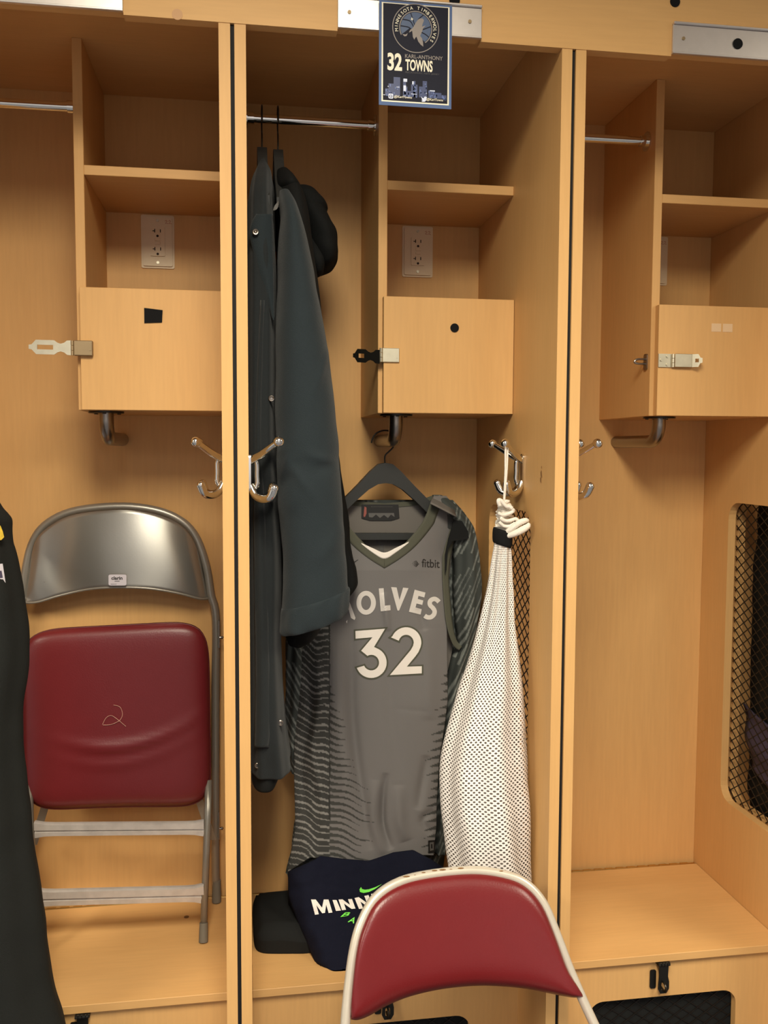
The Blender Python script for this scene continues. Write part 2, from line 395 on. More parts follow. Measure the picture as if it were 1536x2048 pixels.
    g.prism([[(hx-.011, .416), (hx+.011, .416), (hx+.010, .39), (hx+.013, .378), (hx+.013, .362), (hx+.007, .352), (hx-.007, .352), (hx-.012, .362), (hx-.011, .378), (hx-.010, .39)], rrect(hx-.005, hx+.005, .358, .378, .004, 3)], XZ, YL-.002, YL+.0005)
    g.make('bench_hasp', M['darkmetal'], lid)
    g = G(); g.prism([rrect(hx-.026, hx-.012, .358, .40, .004, 3)], XZ, YL+.0095, YL+.012)
    g.tube(spline([(hx, YL+.012, .377), (hx, YL-.008, .377), (hx, YL-.014, .368), (hx, YL-.008, .36), (hx, YL+.012, .36)], 12), .0025, 8)
    g.make('hasp_staple', M['darkmetal'], fr, 'auto')
    hasp(door, t, xd, YD-.019); mark(door, x0, YD-.019)
    return t
def hasp_strap(L):
    """outline of a hinged hasp strap pointing to -u, with its slot"""
    o = [(0, .0145), (-.008, .014), (-.013, .0095), (-.02, .0075), (-.026, .0095), (-.032, .014), (-L*.83, .014), (-L*.93, .005), (-L, .004), (-L, -.004), (-L*.93, -.005), (-L*.83, -.014), (-.032, -.014), (-.026, -.0095), (-.02, -.0075), (-.013, -.0095), (-.008, -.014), (0, -.0145)]
    return [o, [(-.034, .0045), (-L*.8, .0045), (-L*.8, -.0045), (-.034, -.0045)]]
def barrel(g, x, y, zc):
    for k in range(3): g.cyl((x, y, zc-.0145+.0098*k), (x, y, zc-.0055+.0098*k), .0032, 10)
def hasp_open(door, t, xd, yf):
    zc = 1.734; x0 = xd-.003; g = G()
    g.box(x0+.001, x0+.037, yf-.011, yf, zc-.0148, zc+.0148, .0012); barrel(g, x0-.002, yf-.008, zc)
    g.box(x0+.031, x0+.0345, yf-.0118, yf-.0108, zc-.005, zc+.0075, 0)
    h = g.make('hasp', M['bronze'], door)
    G().prism(hasp_strap(.08), lambda u, v, d: (x0-.004+u, d, zc+v-.0005*u/.08), yf-.0095, yf-.0075).make('hasp_strap', M['zinc'], h)
def hasp_side(door, t, xd, yf):
    zc = 1.733; x0 = xd; g = G()
    g.box(x0+.006, x0+.042, yf-.0045, yf, zc-.0148, zc+.0148, .001); barrel(g, x0+.003, yf-.004, zc)
    g.box(x0+.0355, x0+.039, yf-.0052, yf-.0044, zc-.006, zc+.0075, 0)
    h = g.make('hasp', M['zinc'], door)
    ca, sa = math.cos(math.radians(32)), math.sin(math.radians(32))
    G().prism(hasp_strap(.06), lambda u, v, d: (x0+u*ca-d*sa, yf-.004-u*sa+d*ca, zc+v-.004-u*.09), 0, .002).make('hasp_strap', M['darkmetal'], h)
def hasp_folded(door, t, xd, yf):
    zc = 1.7335; x0 = xd+.009; g = G()
    g.prism([[(x0, zc-.0145), (x0+.031, zc-.0145), (x0+.031, zc+.0145), (x0, zc+.0145)]], XZ, yf-.003, yf)
    barrel(g, x0+.033, yf-.005, zc)
    for a, b in ((.007, .001), (.021, .009), (.021, -.009)): screw(g, x0+a, yf-.003, zc+b, .0035)
    h = g.make('hasp', M['zinc'], door)
    g = G(); g.box(x0+.035, x0+.075, yf-.010, yf-.008, zc-.0145, zc+.0145, .0008)
    g.prism([[(0, -.014), (.012, -.014), (.016, -.006), (.02, -.005), (.02, .005), (.016, .006), (.012, .014), (0, .014)], [(.006, -.004), (.013, -.004), (.013, .004), (.006, .004)]], lambda u, v, d: (x0+.075+u*.9, yf-.010-u*.6+d, zc+v), 0, .002)
    g.make('hasp_strap', M['zinc'], h)
    dv = [c for c in t.children if c.name.startswith('divider')][0]
    g = G(); g.prism([rrect(.300, .316, zc-.018, zc+.018, .005, 4)], YZ, xd-.003, xd)
    g.tube(spline([(xd, .308, zc+.006), (xd-.02, .308, zc+.006), (xd-.028, .308, zc), (xd-.02, .308, zc-.004), (xd, .308, zc-.004)], 14), .0024, 8)
    g.make('hasp_staple', M['steel'], dv, 'auto')
def mark_patch(door, x0, yf):
    G().prism([[(x0+.429, 1.817), (x0+.465, 1.8135), (x0+.4635, 1.789), (x0+.429, 1.787)]], XZ, yf-.002, yf).make('hook_tape_patch', M['black'], door)
def mark_dot(door, x0, yf):
    G().prism([circ(x0+.456, 1.793, .0092)], XZ, yf-.002, yf).make('hook_tape_dot', M['black'], door)
def mark_tape(door, x0, yf):
    for a in (.428, .455): G().box(x0+a, x0+a+.023, yf-.0006, yf, 1.799, 1.817, 0).make('faded_tape', M['tape'], door)
LK_L = locker(-.61, 'left maple locker holding the folded grey chair', ((1, .15), (-1, .19)), hasp_open, mark_patch)
LK_C = locker(0, 'middle maple locker with the hanging jersey and white mesh bag', ((1, .04), (-1, .194)), hasp_side, mark_dot)
LK_R = locker(.61, 'empty maple locker on the right of the name card', ((1, .088), (-1, .06)), hasp_folded, mark_tape)
LK_N = locker(1.22, 'far right maple locker glimpsed through the black wire vent', (), hasp_open, mark_dot)
# small scars of the wood
cr_ = [c for c in LK_C.children if c.name.startswith('side_panel')][1]
g = G()
for y, z, a, b in ((.075, 1.490, .004, .007), (.078, 1.478, .003, .006), (.074, 1.503, .002, .002)): g.prism([[(y-a, z-b), (y+a*.6, z-b*.6), (y+a, z+b*.4), (y, z+b)]], YZ, .5858, .5866)
g.make('chipped_laminate', M['chip'], cr_)
ll_ = [c for c in LK_L.children if c.name.startswith('bench_lid')][0]
q = at(373, 1834, 0); p = CAM+(q-CAM)*((.44-CAM.z)/(q-CAM).z)
G().prism([circ(p.x, p.y, .006, 10)], XY, .4401, .4406).make('worn_spot', M['chip'], ll_)
lr_ = [c for c in LK_R.children if c.name.startswith('bench_lid')][0]

# header board across all lockers, notched behind the metal channels
PL = [(-.46, -.179), (.180, .4355), (.7955, 1.051), (1.41, 1.665)]
hd = thing('header_board', 'long maple board across the top of the lockers with metal channels', 'board', (.6, 0, ZH))
prof = [(-1.3, 2.62), (-1.3, ZH)]
for a, b in PL: prof += [(a, ZH), (a, 2.2645), (b, 2.2645), (b, ZH)]
prof += [(1.84, ZH), (1.84, 2.62)]
G().prism([prof], XZ, -.0015, .0215).make('board', WH, hd)
for i, (a, b) in enumerate(PL):
    g = G(); g.box(a, b, -.0075, -.0016, 2.2645, 2.313, .0008); g.box(a, b, -.012, -.0016, 2.313, 2.3175, .0012); g.box(a, b, -.009, -.0016, 2.262, 2.2652, .0006)
    pl = g.make('name_channel', M['alu'], hd)
    for xs in (a+.02, b-.022): g = G(); screw(g, xs, -.0075, 2.289, .0032); g.make('screw', M['bronze'], pl)
for x, z, y in ((.387, 2.3255, -.0015), (.800, 2.3555, -.0015), (.9225, 2.287, -.0075)):
    G().prism([circ(x, z, .0095)], XZ, y-.002, y).make('hook_tape_dot', M['black'], hd)
G().prism([circ(-.091, 2.266, .009)], XZ, -.0021, -.0015).make('faded_dot', M['faded'], hd)

# power outlets on the back panels
def outlet(xc, label):
    zc = 2.0145; t = thing('power_outlet', label, 'outlet', (xc, DEP, zc), 'power outlets in the cubbies'); y = DEP
    g = G(); g.prism([rrect(xc-.0375, xc+.0375, zc-.0605, zc+.0605, .004, 3)], XZ, y-.003, y)
    g.prism([rrect(xc-.033, xc+.033, zc-.056, zc+.056, .003, 3)], XZ, y-.0065, y-.003); g.make('face_plate', M['plate'], t)
    r = G().prism([rrect(xc-.0165, xc+.0165, zc-.0335, zc+.0335, .002, 3)], XZ, y-.0095, y-.0065).make('receptacle', M['plate'], t)
    for s in (.0205, -.0205):
        z = zc+s+.003; g = G()
        g.box(xc-.0072, xc-.0052, y-.0101, y-.0094, z-.004, z+.004, 0); g.box(xc-.0112, xc-.0072, y-.0101, y-.0094, z-.0012, z+.0006, 0)
        g.box(xc+.0056, xc+.0076, y-.0101, y-.0094, z-.0035, z+.0035, 0); g.prism([circ(xc, z-.0115, .0028, 12)], XZ, y-.0101, y-.0094)
        g.make('socket', M['slot'], r)
    for z in (.0035, -.0045): G().box(xc-.006, xc+.006, y-.0112, y-.0094, zc+z-.0028, zc+z+.0035, .0005).make('test_button', M['plate'], r)
    for z in (.048, -.048):
        g = G(); screw(g, xc, y-.0065, zc+z, .0033); g.make('plate_screw', M['zinc'], t)
    g = G()
    for k in (0, .008):
        s = [(xc+.017+k, zc+.047), (xc+.0205+k, zc+.049), (xc+.022+k, zc+.0465), (xc+.0175+k, zc+.0415), (xc+.024+k, zc+.0415)]
        flat(g, [ribbon(s, .001)], lambda u, v: (u, y-.0068, v))
    g.make('red_number', M['redpen'], t)
outlet(-.18, 'ivory power outlet above the black hook tape patch, left locker')
outlet(.433, 'ivory power outlet above the black dot, middle locker')
outlet(1.04, 'ivory power outlet half hidden behind the divider, right locker')

# ------------------------------------------------------------------ name card
def name_card():
    x0, x1, z0, z1 = .2510, .3800, 2.1345, 2.3105; wd, ht = x1-x0, z1-z0
    t = thing('name_card', 'navy name card with wolf emblem and number 32 in the metal channel', 'card', ((x0+x1)/2, -.014, z0))
    yq = -.0135
    def S(k): return lambda u, v: (x0+u*wd, yq-.0006-.00012*k, z1-v*ht)          # u right, v down, 0..1
    G().box(x0, x1, yq-.0006, yq+.0004, z0, z1, 0).make('card_sheet', M['cardblue'], t)
    def shape(name, loops, m, k): return flat(G(), loops, S(k)).make(name, m, t)
    R_ = lambda a, b, c, d: [(a, c), (b, c), (b, d), (a, d)]
    shape('cream_border', [R_(.035, .965, .018, .965), R_(.055, .945, .026, .952)], M['cardcream'], 1)
    shape('dark_field', [R_(.055, .945, .026, .952)], M['card'], 1)
    cx, cy, rx = .50, .245, .315; ry = rx*wd/ht
    E_ = lambda s, n=48: [(cx+rx*s*math.cos(2*math.pi*i/n), cy+ry*s*math.sin(2*math.pi*i/n)) for i in range(n)]
    shape('emblem_disc', [E_(1.0)], M['card'], 2)
    shape('emblem_outer_ring', [E_(1.02), E_(.985)], M['cardgrey'], 3)
    e = lambda a, s: (cx+rx*s*math.cos(math.radians(a)), cy+ry*s*math.sin(math.radians(a)))
    shape('emblem_sky', [[e(a, .66) for a in range(-205, 55, 6)]+[(cx+.06, cy+.09), (cx-.08, cy-.0)]], M['cardmid'], 3)
    shape('emblem_inner_ring', [[e(a, .72) for a in range(-207, 58, 5)]+[e(a, .68) for a in range(55, -208, -5)]], M['cardgrey'], 4)
    g = G()
    for pts in ([e(-150, .66), (cx-.07, cy-.06), (cx-.01, cy+.03)], [e(-110, .66), (cx-.03, cy-.06), (cx, cy)], [e(-60, .66), (cx+.03, cy-.08), (cx+.02, cy)], [e(-10, .66), (cx+.12, cy+.0), (cx+.05, cy+.02)], [e(30, .66), (cx+.13, cy+.05), (cx+.06, cy+.03)], [e(-175, .66), (cx-.1, cy-.005), (cx-.05, cy+.02)]):
        flat(g, [ribbon(spline(pts, 8), .011)], S(4))
    g.make('emblem_lines', M['card'], t)
    wolf = [(.585, .145), (.600, .150), (.612, .165), (.600, .185), (.590, .205), (.585, .225), (.610, .218), (.635, .212), (.600, .240), (.590, .265), (.575, .29), (.560, .315), (.585, .335), (.600, .37), (.605, .415), (.570, .40), (.535, .37), (.510, .325), (.495, .335), (.480, .355), (.460, .33), (.455, .295), (.450, .270), (.425, .285), (.405, .290), (.425, .262), (.45, .25), (.475, .225), (.50, .19), (.525, .165), (.55, .15)]
    sl = .0
    shape('emblem_wolf', [wolf], M['cardgrey'], 5)
    shape('emblem_tail', [[(.315, .31), (.36, .312), (.39, .298), (.375, .325), (.345, .33)]], M['cardgrey'], 5)
    shape('emblem_star', [[(.445, .142), (.452, .155), (.468, .158), (.455, .164), (.45, .178), (.443, .166), (.428, .163), (.440, .155)]], M['cardcream'], 5)
    g = G(); word = 'MINNESOTA TIMBERWOLVES'
    for i, ch in enumerate(word):
        if ch == ' ': continue
        a = -188+i*(222/(len(word)-1)); v, f = text_loops(ch, size=1, offset=.006)
        wx0, wx1 = min(p[0] for p in v), max(p[0] for p in v); sc = .062
        ca, sa = math.cos(math.radians(a+90)), math.sin(math.radians(a+90)); pt = []
        for q in v:
            lx, ly = (q[0]-(wx0+wx1)/2)*sc*wd, (q[1]-.36)*sc*wd
            bx, by = cx*wd+rx*wd*.845*math.cos(math.radians(a)), cy*ht+rx*wd*.845*math.sin(math.radians(a))
            X_, Y_ = bx+lx*ca+ly*sa, by+lx*sa-ly*ca
            pt.append(S(5)(X_/wd, Y_/ht))
        g.add(pt, f)
    g.make('emblem_lettering', M['cardcream'], t)
    def word_(name, s, a, b, c, d, m, k=3, **kw): return text(G(), s, lambda u, v: S(k)(a+u*(b-a), d+v*(c-d)), **kw).make(name, m, t)
    word_('number', '32', .115, .315, .495, .665, M['cardcream'], offset=.035)
    word_('first_name', 'KARL-ANTHONY', .355, .875, .497, .535, M['cardgrey'], offset=.012)
    word_('last_name', 'TOWNS', .36, .735, .545, .655, M['cardcream'], offset=.03)
    word_('small_line', 'PISCATAWAY, NEW JERSEY', .36, .83, .664, .684, M['carddim'])
    rnd = random.Random(3); g1, g2, g3 = G(), G(), G()
    for a, b, c in ((.20, .29, .725), (.13, .20, .79), (.33, .37, .74), (.345, .39, .81), (.44, .53, .785), (.47, .50, .75), (.60, .66, .745), (.55, .60, .80), (.68, .76, .83), (.76, .86, .85), (.085, .13, .84), (.39, .44, .85), (.86, .93, .87)):
        flat(g1, [R_(a, b, c, .905)], S(3))
        for q in range(5):
            u = a+rnd.random()*(b-a-.012); v = c+rnd.random()*(.9-c); flat(g2, [R_(u, u+.014, v, v+.01+.02*rnd.random())], S(4))
    for a, b, c, d in ((.335, .385, .735, .765), (.335, .37, .80, .855), (.455, .475, .755, .785), (.70, .77, .83, .84), (.24, .28, .818, .823), (.06, .085, .90, .905), (.44, .52, .875, .88), (.64, .66, .86, .865), (.12, .13, .815, .825)): flat(g3, [R_(a, b, c, d)], S(5))
    g1.make('skyline', M['sky1'], t); g2.make('skyline_windows', M['sky2'], t); g3.make('skyline_lights', M['skylight'], t)
    # the two small icons and handles at the foot
    shape('camera_icon', [rrect(.13, .195, .888, .935, .012, 3), rrect(.143, .182, .898, .926, .01, 3)], M['skylight'], 6)
    shape('camera_lens', [circ(.1625, .912, .011, 12)], M['skylight'], 6)
    shape('bird_icon', [[(.575, .895), (.595, .908), (.615, .912), (.622, .898), (.64, .893), (.652, .900), (.665, .898), (.655, .91), (.65, .93), (.63, .945), (.60, .947), (.58, .938), (.60, .935), (.585, .922), (.592, .92)]], M['skylight'], 6)
    word_('first_handle', '@KarlTowns', .205, .455, .900, .930, M['cardcream'], 6, offset=.01, shear=.25)
    word_('second_handle', '@KarlTowns', .655, .885, .906, .937, M['cardcream'], 6, offset=.01, shear=.25)
name_card()

# ------------------------------------------------------------------ folding chairs
def chair_back_view():
    """the folded chair leaning on the back panel of the left locker, its metal back towards the room"""
    t = thing('folding_chair', 'folded grey metal chair with dark red seat leaning in the left locker', 'chair', (-.27, .45, ZL))
    yb = lambda z: .515+.03*(z-ZL)
    Pt = lambda px, py, dy=0: (lambda q: Vector((q.x, q.y, q.z)))(at(px, py, .535+dy))
    out = [(-3, 1800), (0, 1500), (16, 1290), (34, 1235), (44, 1200), (52, 1140), (66, 1085), (95, 1047), (150, 1022), (240, 1013), (312, 1021), (362, 1042), (392, 1075), (412, 1130), (422, 1190), (432, 1238), (431, 1400), (431, 1700), (433, 1796)]
    fr = G().tube([Pt(*q) for q in spline(out, 90)], .0098, 12).make('frame_tube', M['grey'], t, True)
    # curved metal back
    top = [(58, 1150), (70, 1085), (100, 1052), (150, 1029), (240, 1020), (310, 1028), (358, 1048), (386, 1080), (403, 1130)]
    bot = [(46, 1205), (75, 1204), (120, 1191), (180, 1178), (240, 1174.5), (300, 1177), (355, 1186), (398, 1197), (416, 1197)]
    nu, nv = 49, 21; tp, bt = spline(top, nu), spline(bot, nu); V = []
    for j in range(nv):
        for i in range(nu):
            v = j/(nv-1); s = 2*i/(nu-1)-1
            q = bt[i]*(1-v)+tp[i]*v
            V.append(Pt(q[0], q[1], -.040*(1-s*s)-.010*math.sin(math.pi*v)*(1-s**4)))
    g = G(); g.add(V, grid(nu, nv)); o = g.make('back_panel', M['sheet'], t, True)
    md = o.modifiers.new('thickness', 'SOLIDIFY'); md.thickness = .0015; md.offset = 1
    rim = [V[i] for i in range(nu)]; G().tube(rim, .0032, 8).make('rolled_edge', M['grey'], o, True)
    for q in ((91, 1085), (367, 1080), (91, 1163), (367, 1157)):
        g = G(); p = Pt(*q, -.0285); g.ball(p, .0052, 12, 8, (1, .6, 1)); g.make('rivet', M['steel'], o, 'auto')
    st = lambda u, v: Pt(217+u*36, 1149+v*22, -.0525)
    k = flat(G(), [rrect(0, 1, 0, 1, .12, 3)], st).make('maker_sticker', M['tagpaper'], o)
    st2 = lambda u, v: st(u, v)+Vector((0, -.0004, 0))
    g = text(G(), 'clarin', lambda u, v: st2(.16+u*.62, .48-v*.32), offset=.03); flat(g, [ribbon([(.34, .6), (.62, .6)], .05)], st2); flat(g, [ribbon([(.12, .88), (.45, .87)], .03)], st2)
    g.make('sticker_print', M['darkprint'], k)
    # red seat pad, folded flat in front of the frame
    L_ = [(1258, 48), (1300, 44), (1400, 44), (1500, 50), (1580, 56), (1612, 72)]
    nu, nv = 41, 41; V = []
    rr = lambda a: math.copysign(abs(a)**.9, a)
    ys = .452
    for j in range(nv):
        for i in range(nu):
            u, v = 2*i/(nu-1)-1, 2*j/(nv-1)-1
            uu, vv = u*math.sqrt(1-.5*(v*v)**4*.36), v*math.sqrt(1-.5*(u*u)**4*.36)
            px = 233+186*uu-(0 if u > 0 else 0)+3*vv; py = 1433+181*vv-7*uu*(1-.4*vv)+ (6*uu*uu if v > 0 else 0)
            e = (1-abs(u)**10)*(1-abs(v)**10)
            fold = 0
            for fy, sl, am in ((1496, -.16, .011), (1530, -.25, .005)):
                cyl = fy-abs(px-190)*0+((px-205)**2)*-.0017; fold += am*math.exp(-((py-cyl)/10)**2)*math.exp(-((px-260)/110)**2)
            V.append(at(px, py, ys-.004-.020*e**.6-fold))
    W_ = [at(0, 0, 1)]*0
    nb = len(V)
    back = [Vector((p.x, ys+.012, p.z)) for p in V]
    g = G(); f = grid(nu, nv); V2 = V+back; f2 = f+[tuple(i+nb for i in reversed(q)) for q in f]
    ring = [i for i in range(nu)]+[j*nu+nu-1 for j in range(1, nv)]+[(nv-1)*nu+i for i in range(nu-2, -1, -1)]+[j*nu for j in range(nv-2, 0, -1)]
    f2 += [(ring[i], ring[(i+1) % len(ring)], ring[(i+1) % len(ring)]+nb, ring[i]+nb) for i in range(len(ring))]
    g.add(V2, f2); seat = g.make('seat', M['vinyl2'], t, True)
    rp = [V[i]+Vector((0, .002, 0)) for i in ring]; G().tube(rp+[rp[0]], .0022, 6, False).make('seat_piping', M['seam'], seat, True)
    g = G()
    for pts in ([(227, 1410), (240, 1414), (245, 1428), (240, 1440), (228, 1447)], [(205, 1449), (212, 1436), (222, 1431), (234, 1438), (252, 1453)], [(206, 1450), (222, 1449), (240, 1441)]):
        g.tube([at(a, b, ys-.0262) for a, b in spline(pts, 14)], .0006, 5)
    g.make('chalk_scratch', M['chalk'], seat)
    # front legs with two cross bars, swung a little forward
    leg = lambda py: .44-(py-1600)/283*.082
    for a, b, yy in ((417, 407, 0), (58, 72, 0)):
        l = G().tube([at(a, 1560, leg(1560)), at(a-2 if a > 200 else a+2, 1640, leg(1640)), at(b, 1868, leg(1868))], .0082, 12).make('front_leg', M['grey'], t, True)
        p, q = at(b+.5, 1845, leg(1845)), at(b, 1886, leg(1886)+.002)
        if q.z < ZL: q.z = ZL+.001
        G().tube([p, q], [.0095, .0105], 12).make('foot_cap', M['foot'], l, 'auto')
    for a, b, h in ((1641, 1676, 34), (1772, 1800, 40)):
        g = G(); y = leg((a+b)/2); A0, A1 = at(70, b-18 if a < 1700 else b-5, y), at(408, a-2+16, y); dd = (A1-A0)
        hh = .014 if a < 1700 else .017
        n = 18
        V = []; rows = [(-1, -.006), (-.35, -.007), (-.25, -.0035), (-.1, -.0035), (0, -.009), (.9, -.010), (1, -.004), (1, .004), (-1, .004)]
        for i in range(n+1):
            s = i/n; fl = 1+.32*max(0, (s-.93)/.07)+.32*max(0, (.07-s)/.07); c = A0+dd*s
            V += [c+Vector((0, ry, rz*hh*fl)) for rz, ry in rows]
        m_ = len(rows); f = [(i*m_+k, i*m_+(k+1) % m_, (i+1)*m_+(k+1) % m_, (i+1)*m_+k) for i in range(n) for k in range(m_)]
        g.add(V, f+[tuple(range(m_)), tuple(range(n*m_, n*m_+m_))[::-1]]); g.make('cross_bar', M['whitebar'], t)
    for px in (433, -3):
        p, q = at(px, 1760, .535), at(px, 1803, .533); q.z = max(q.z, ZL+.001)
        G().tube([p, q], [.0105, .0115], 12).make('foot_cap', M['foot'], fr, 'auto')
    for py in (1275, 1657):
        g = G(); a = at(438, py-35, .53); b = at(438, py+20, .53); g.box(a.x-.0012, a.x+.0012, .522, .538, b.z, a.z, .0005)
        p = at(438, py, .53); g.cyl(p, p+Vector((.007, 0, 0)), .0022, 8); g.ball(p+Vector((.007, 0, 0)), .0038, 10, 6); g.make('pivot_plate', M['steel'], fr, 'auto')
    for a, b, c, d in ((395, 1590, 425, 1680), (92, 1606, 66, 1690)):
        p, q = at(a, b, .48), at(c, d, .50); g = G(); w_ = Vector((.009, 0, 0)); g.add([p-w_, p+w_, q+w_, q-w_, p-w_+Vector((0, .003, 0)), p+w_+Vector((0, .003, 0)), q+w_+Vector((0, .003, 0)), q-w_+Vector((0, .003, 0))], [(0, 1, 2, 3), (7, 6, 5, 4), (0, 4, 5, 1), (1, 5, 6, 2), (2, 6, 7, 3), (3, 7, 4, 0)])
        g.make('seat_brace', M['grey'], t)
chair_back_view()

def chair_front():
    """open chair in front of the middle locker, its padded red back towards the room"""
    t = thing('folding_chair', 'red padded folding chair with cream frame standing before the middle locker', 'chair', (.40, -.25, 0))
    yq = lambda py: -.055-.075*(py-1740)/300
    def Pt(px, py, s=0, dy=0): return at(px, py, yq(py)+.030*(1-s*s)+dy)
    cxp = lambda px, py: (px-(690+(945-690)*0+255))/255
    out = [(688, 2100), (691, 2040), (699, 1960), (709, 1893), (723, 1845), (750, 1797), (797, 1765), (862, 1749), (945, 1741.5), (1010, 1750), (1052, 1768), (1086, 1806), (1112, 1866), (1138, 1935), (1166, 2000), (1190, 2052), (1212, 2100)]
    up = spline(out, 80); sN = lambda q: max(-1, min(1, (q[0]-945)/250))
    tubep = [Pt(q[0], q[1], sN(q)) for q in up]
    aL, aR = tubep[0], tubep[-1]
    fl, fr_ = Vector((aL.x-.01, -.56, .012)), Vector((aR.x+.02, -.56, .012))
    pts = [fl, aL*.5+fl*.5]+tubep+[aR*.5+fr_*.5, fr_]
    fr = G().tube(pts, .0088, 14).make('frame_tube', M['cream'], t, True)
    for p in (fl, fr_): G().tube([p+Vector((0, .02, .035)), p+Vector((0, 0, -.011))], .0125, 12).make('foot_cap', M['foot'], fr, 'auto')
    top = [(701, 2020), (705, 1965), (713, 1897), (726, 1848), (752, 1799), (799, 1767), (862, 1751), (945, 1744), (1009, 1752), (1051, 1770), (1084, 1808), (1109, 1866), (1134, 1935), (1155, 1971), (1166, 1990)]
    bot = [(702, 2039), (716, 2040), (740, 2031), (775, 2011), (820, 1993), (880, 1979), (945, 1972), (1000, 1972.5), (1055, 1978), (1095, 1986), (1130, 1993), (1150, 1995.5), (1168, 1994)]
    nu, nv = 61, 31; tp, bt = spline(top, nu), spline(bot, nu); V = []; B = []
    for j in range(nv):
        for i in range(nu):
            v = j/(nv-1); s = 2*i/(nu-1)-1; q = bt[i]*(1-v)+tp[i]*v
            e = (1-abs(s)**7)*(1-abs(2*v-1)**5); e = max(e, 0)**.55
            V.append(Pt(q[0], q[1], sN(q), -.021*e)); B.append(Pt(q[0], q[1], sN(q), .006))
    g = G(); f = grid(nu, nv); n = len(V); ring = [i for i in range(nu)]+[j*nu+nu-1 for j in range(1, nv)]+[(nv-1)*nu+i for i in range(nu-2, -1, -1)]+[j*nu for j in range(nv-2, 0, -1)]
    g.add(V+B, f+[tuple(i+n for i in reversed(q)) for q in f]+[(ring[i], ring[(i+1) % len(ring)], ring[(i+1) % len(ring)]+n, ring[i]+n) for i in range(len(ring))])
    g.make('back_pad', M['vinyl'], t, True)
    # below the frame of the photo: seat and rear legs
    x0, x1 = aL.x+.03, aR.x-.03
    s = G().box(x0, x1, -.53, -.14, .415, .455, .014).make('seat', M['vinyl'], t, 'auto')
    for x in (x0+.004, x1-.012):
        l = G().tube([(x, -.50, .42), (x, -.20, .25), (x, .08, .014)], .0088, 12).make('rear_leg', M['cream'], t, True)
        G().tube([(x, .065, .035), (x, .082, .0)], .0125, 12).make('foot_cap', M['foot'], l, 'auto')
    for y, z in ((-.12, .187), (-.03, .11)): G().tube([(x0+.004, y, z), (x1-.012, y, z)], .007, 10).make('cross_bar', M['cream'], t, True)
    for x in (x0-.006, x1+.006): G().box(x-.002, x+.002, -.36, -.10, .40, .425, .001).make('seat_bracket', M['grey'], t)
    # worn enamel at the top of the tube
    g = G()
    for q in ((812, 1758.0), (828, 1755.0), (846, 1750), (868, 1746), (884, 1744.5), (900, 1743.5), (920, 1741.5), (1000, 1747)):
        p = Pt(q[0], q[1], sN(q))+Vector((0, -.004, .0065)); g.ball(p, .002+.0012*((q[0]*7) % 3)/2, 8, 5, (2.2, .6, .45))
    g.make('chipped_enamel', M['chip'], fr)
chair_front()

# ------------------------------------------------------------------ coat hangers and the two dark garments on the rod
def rod_hanger(px, label, z_neck):
    x = at(px, 300, .33).x; t = thing('coat_hanger', label, 'hanger', (x, .33, 2.2), 'hangers on the rod')
    zr = 2.231
    wv = [(x, .33-.021, zr-.022), (x, .33-.023, zr-.004), (x, .33-.016, zr+.01), (x, .33, zr+.0165), (x, .33+.017, zr+.008), (x, .33+.02, zr-.012), (x, .33+.010, zr-.03), (x, .33, zr-.045), (x, .33, z_neck-.01)]
    G().tube(spline(wv, 40), .0017, 8).make('hook', M['darkmetal'], t, True)
    o = [(.33, z_neck), (.345, z_neck-.004), (.375, z_neck-.035), (.43, z_neck-.085), (.525, z_neck-.15), (.522, z_neck-.168), (.43, z_neck-.12), (.37, z_neck-.075), (.33, z_neck-.06)]
    o = o+[(.66-a, b) for a, b in o[-2:0:-1]]
    G().prism([o], YZ, x-.010, x+.010).make('shoulder_bar', M['hanger'], t)
rod_hanger(524, 'black hanger nearest the left side of the middle locker', 2.163)
rod_hanger(556, 'black hanger under the hooded charcoal jacket', 2.160)

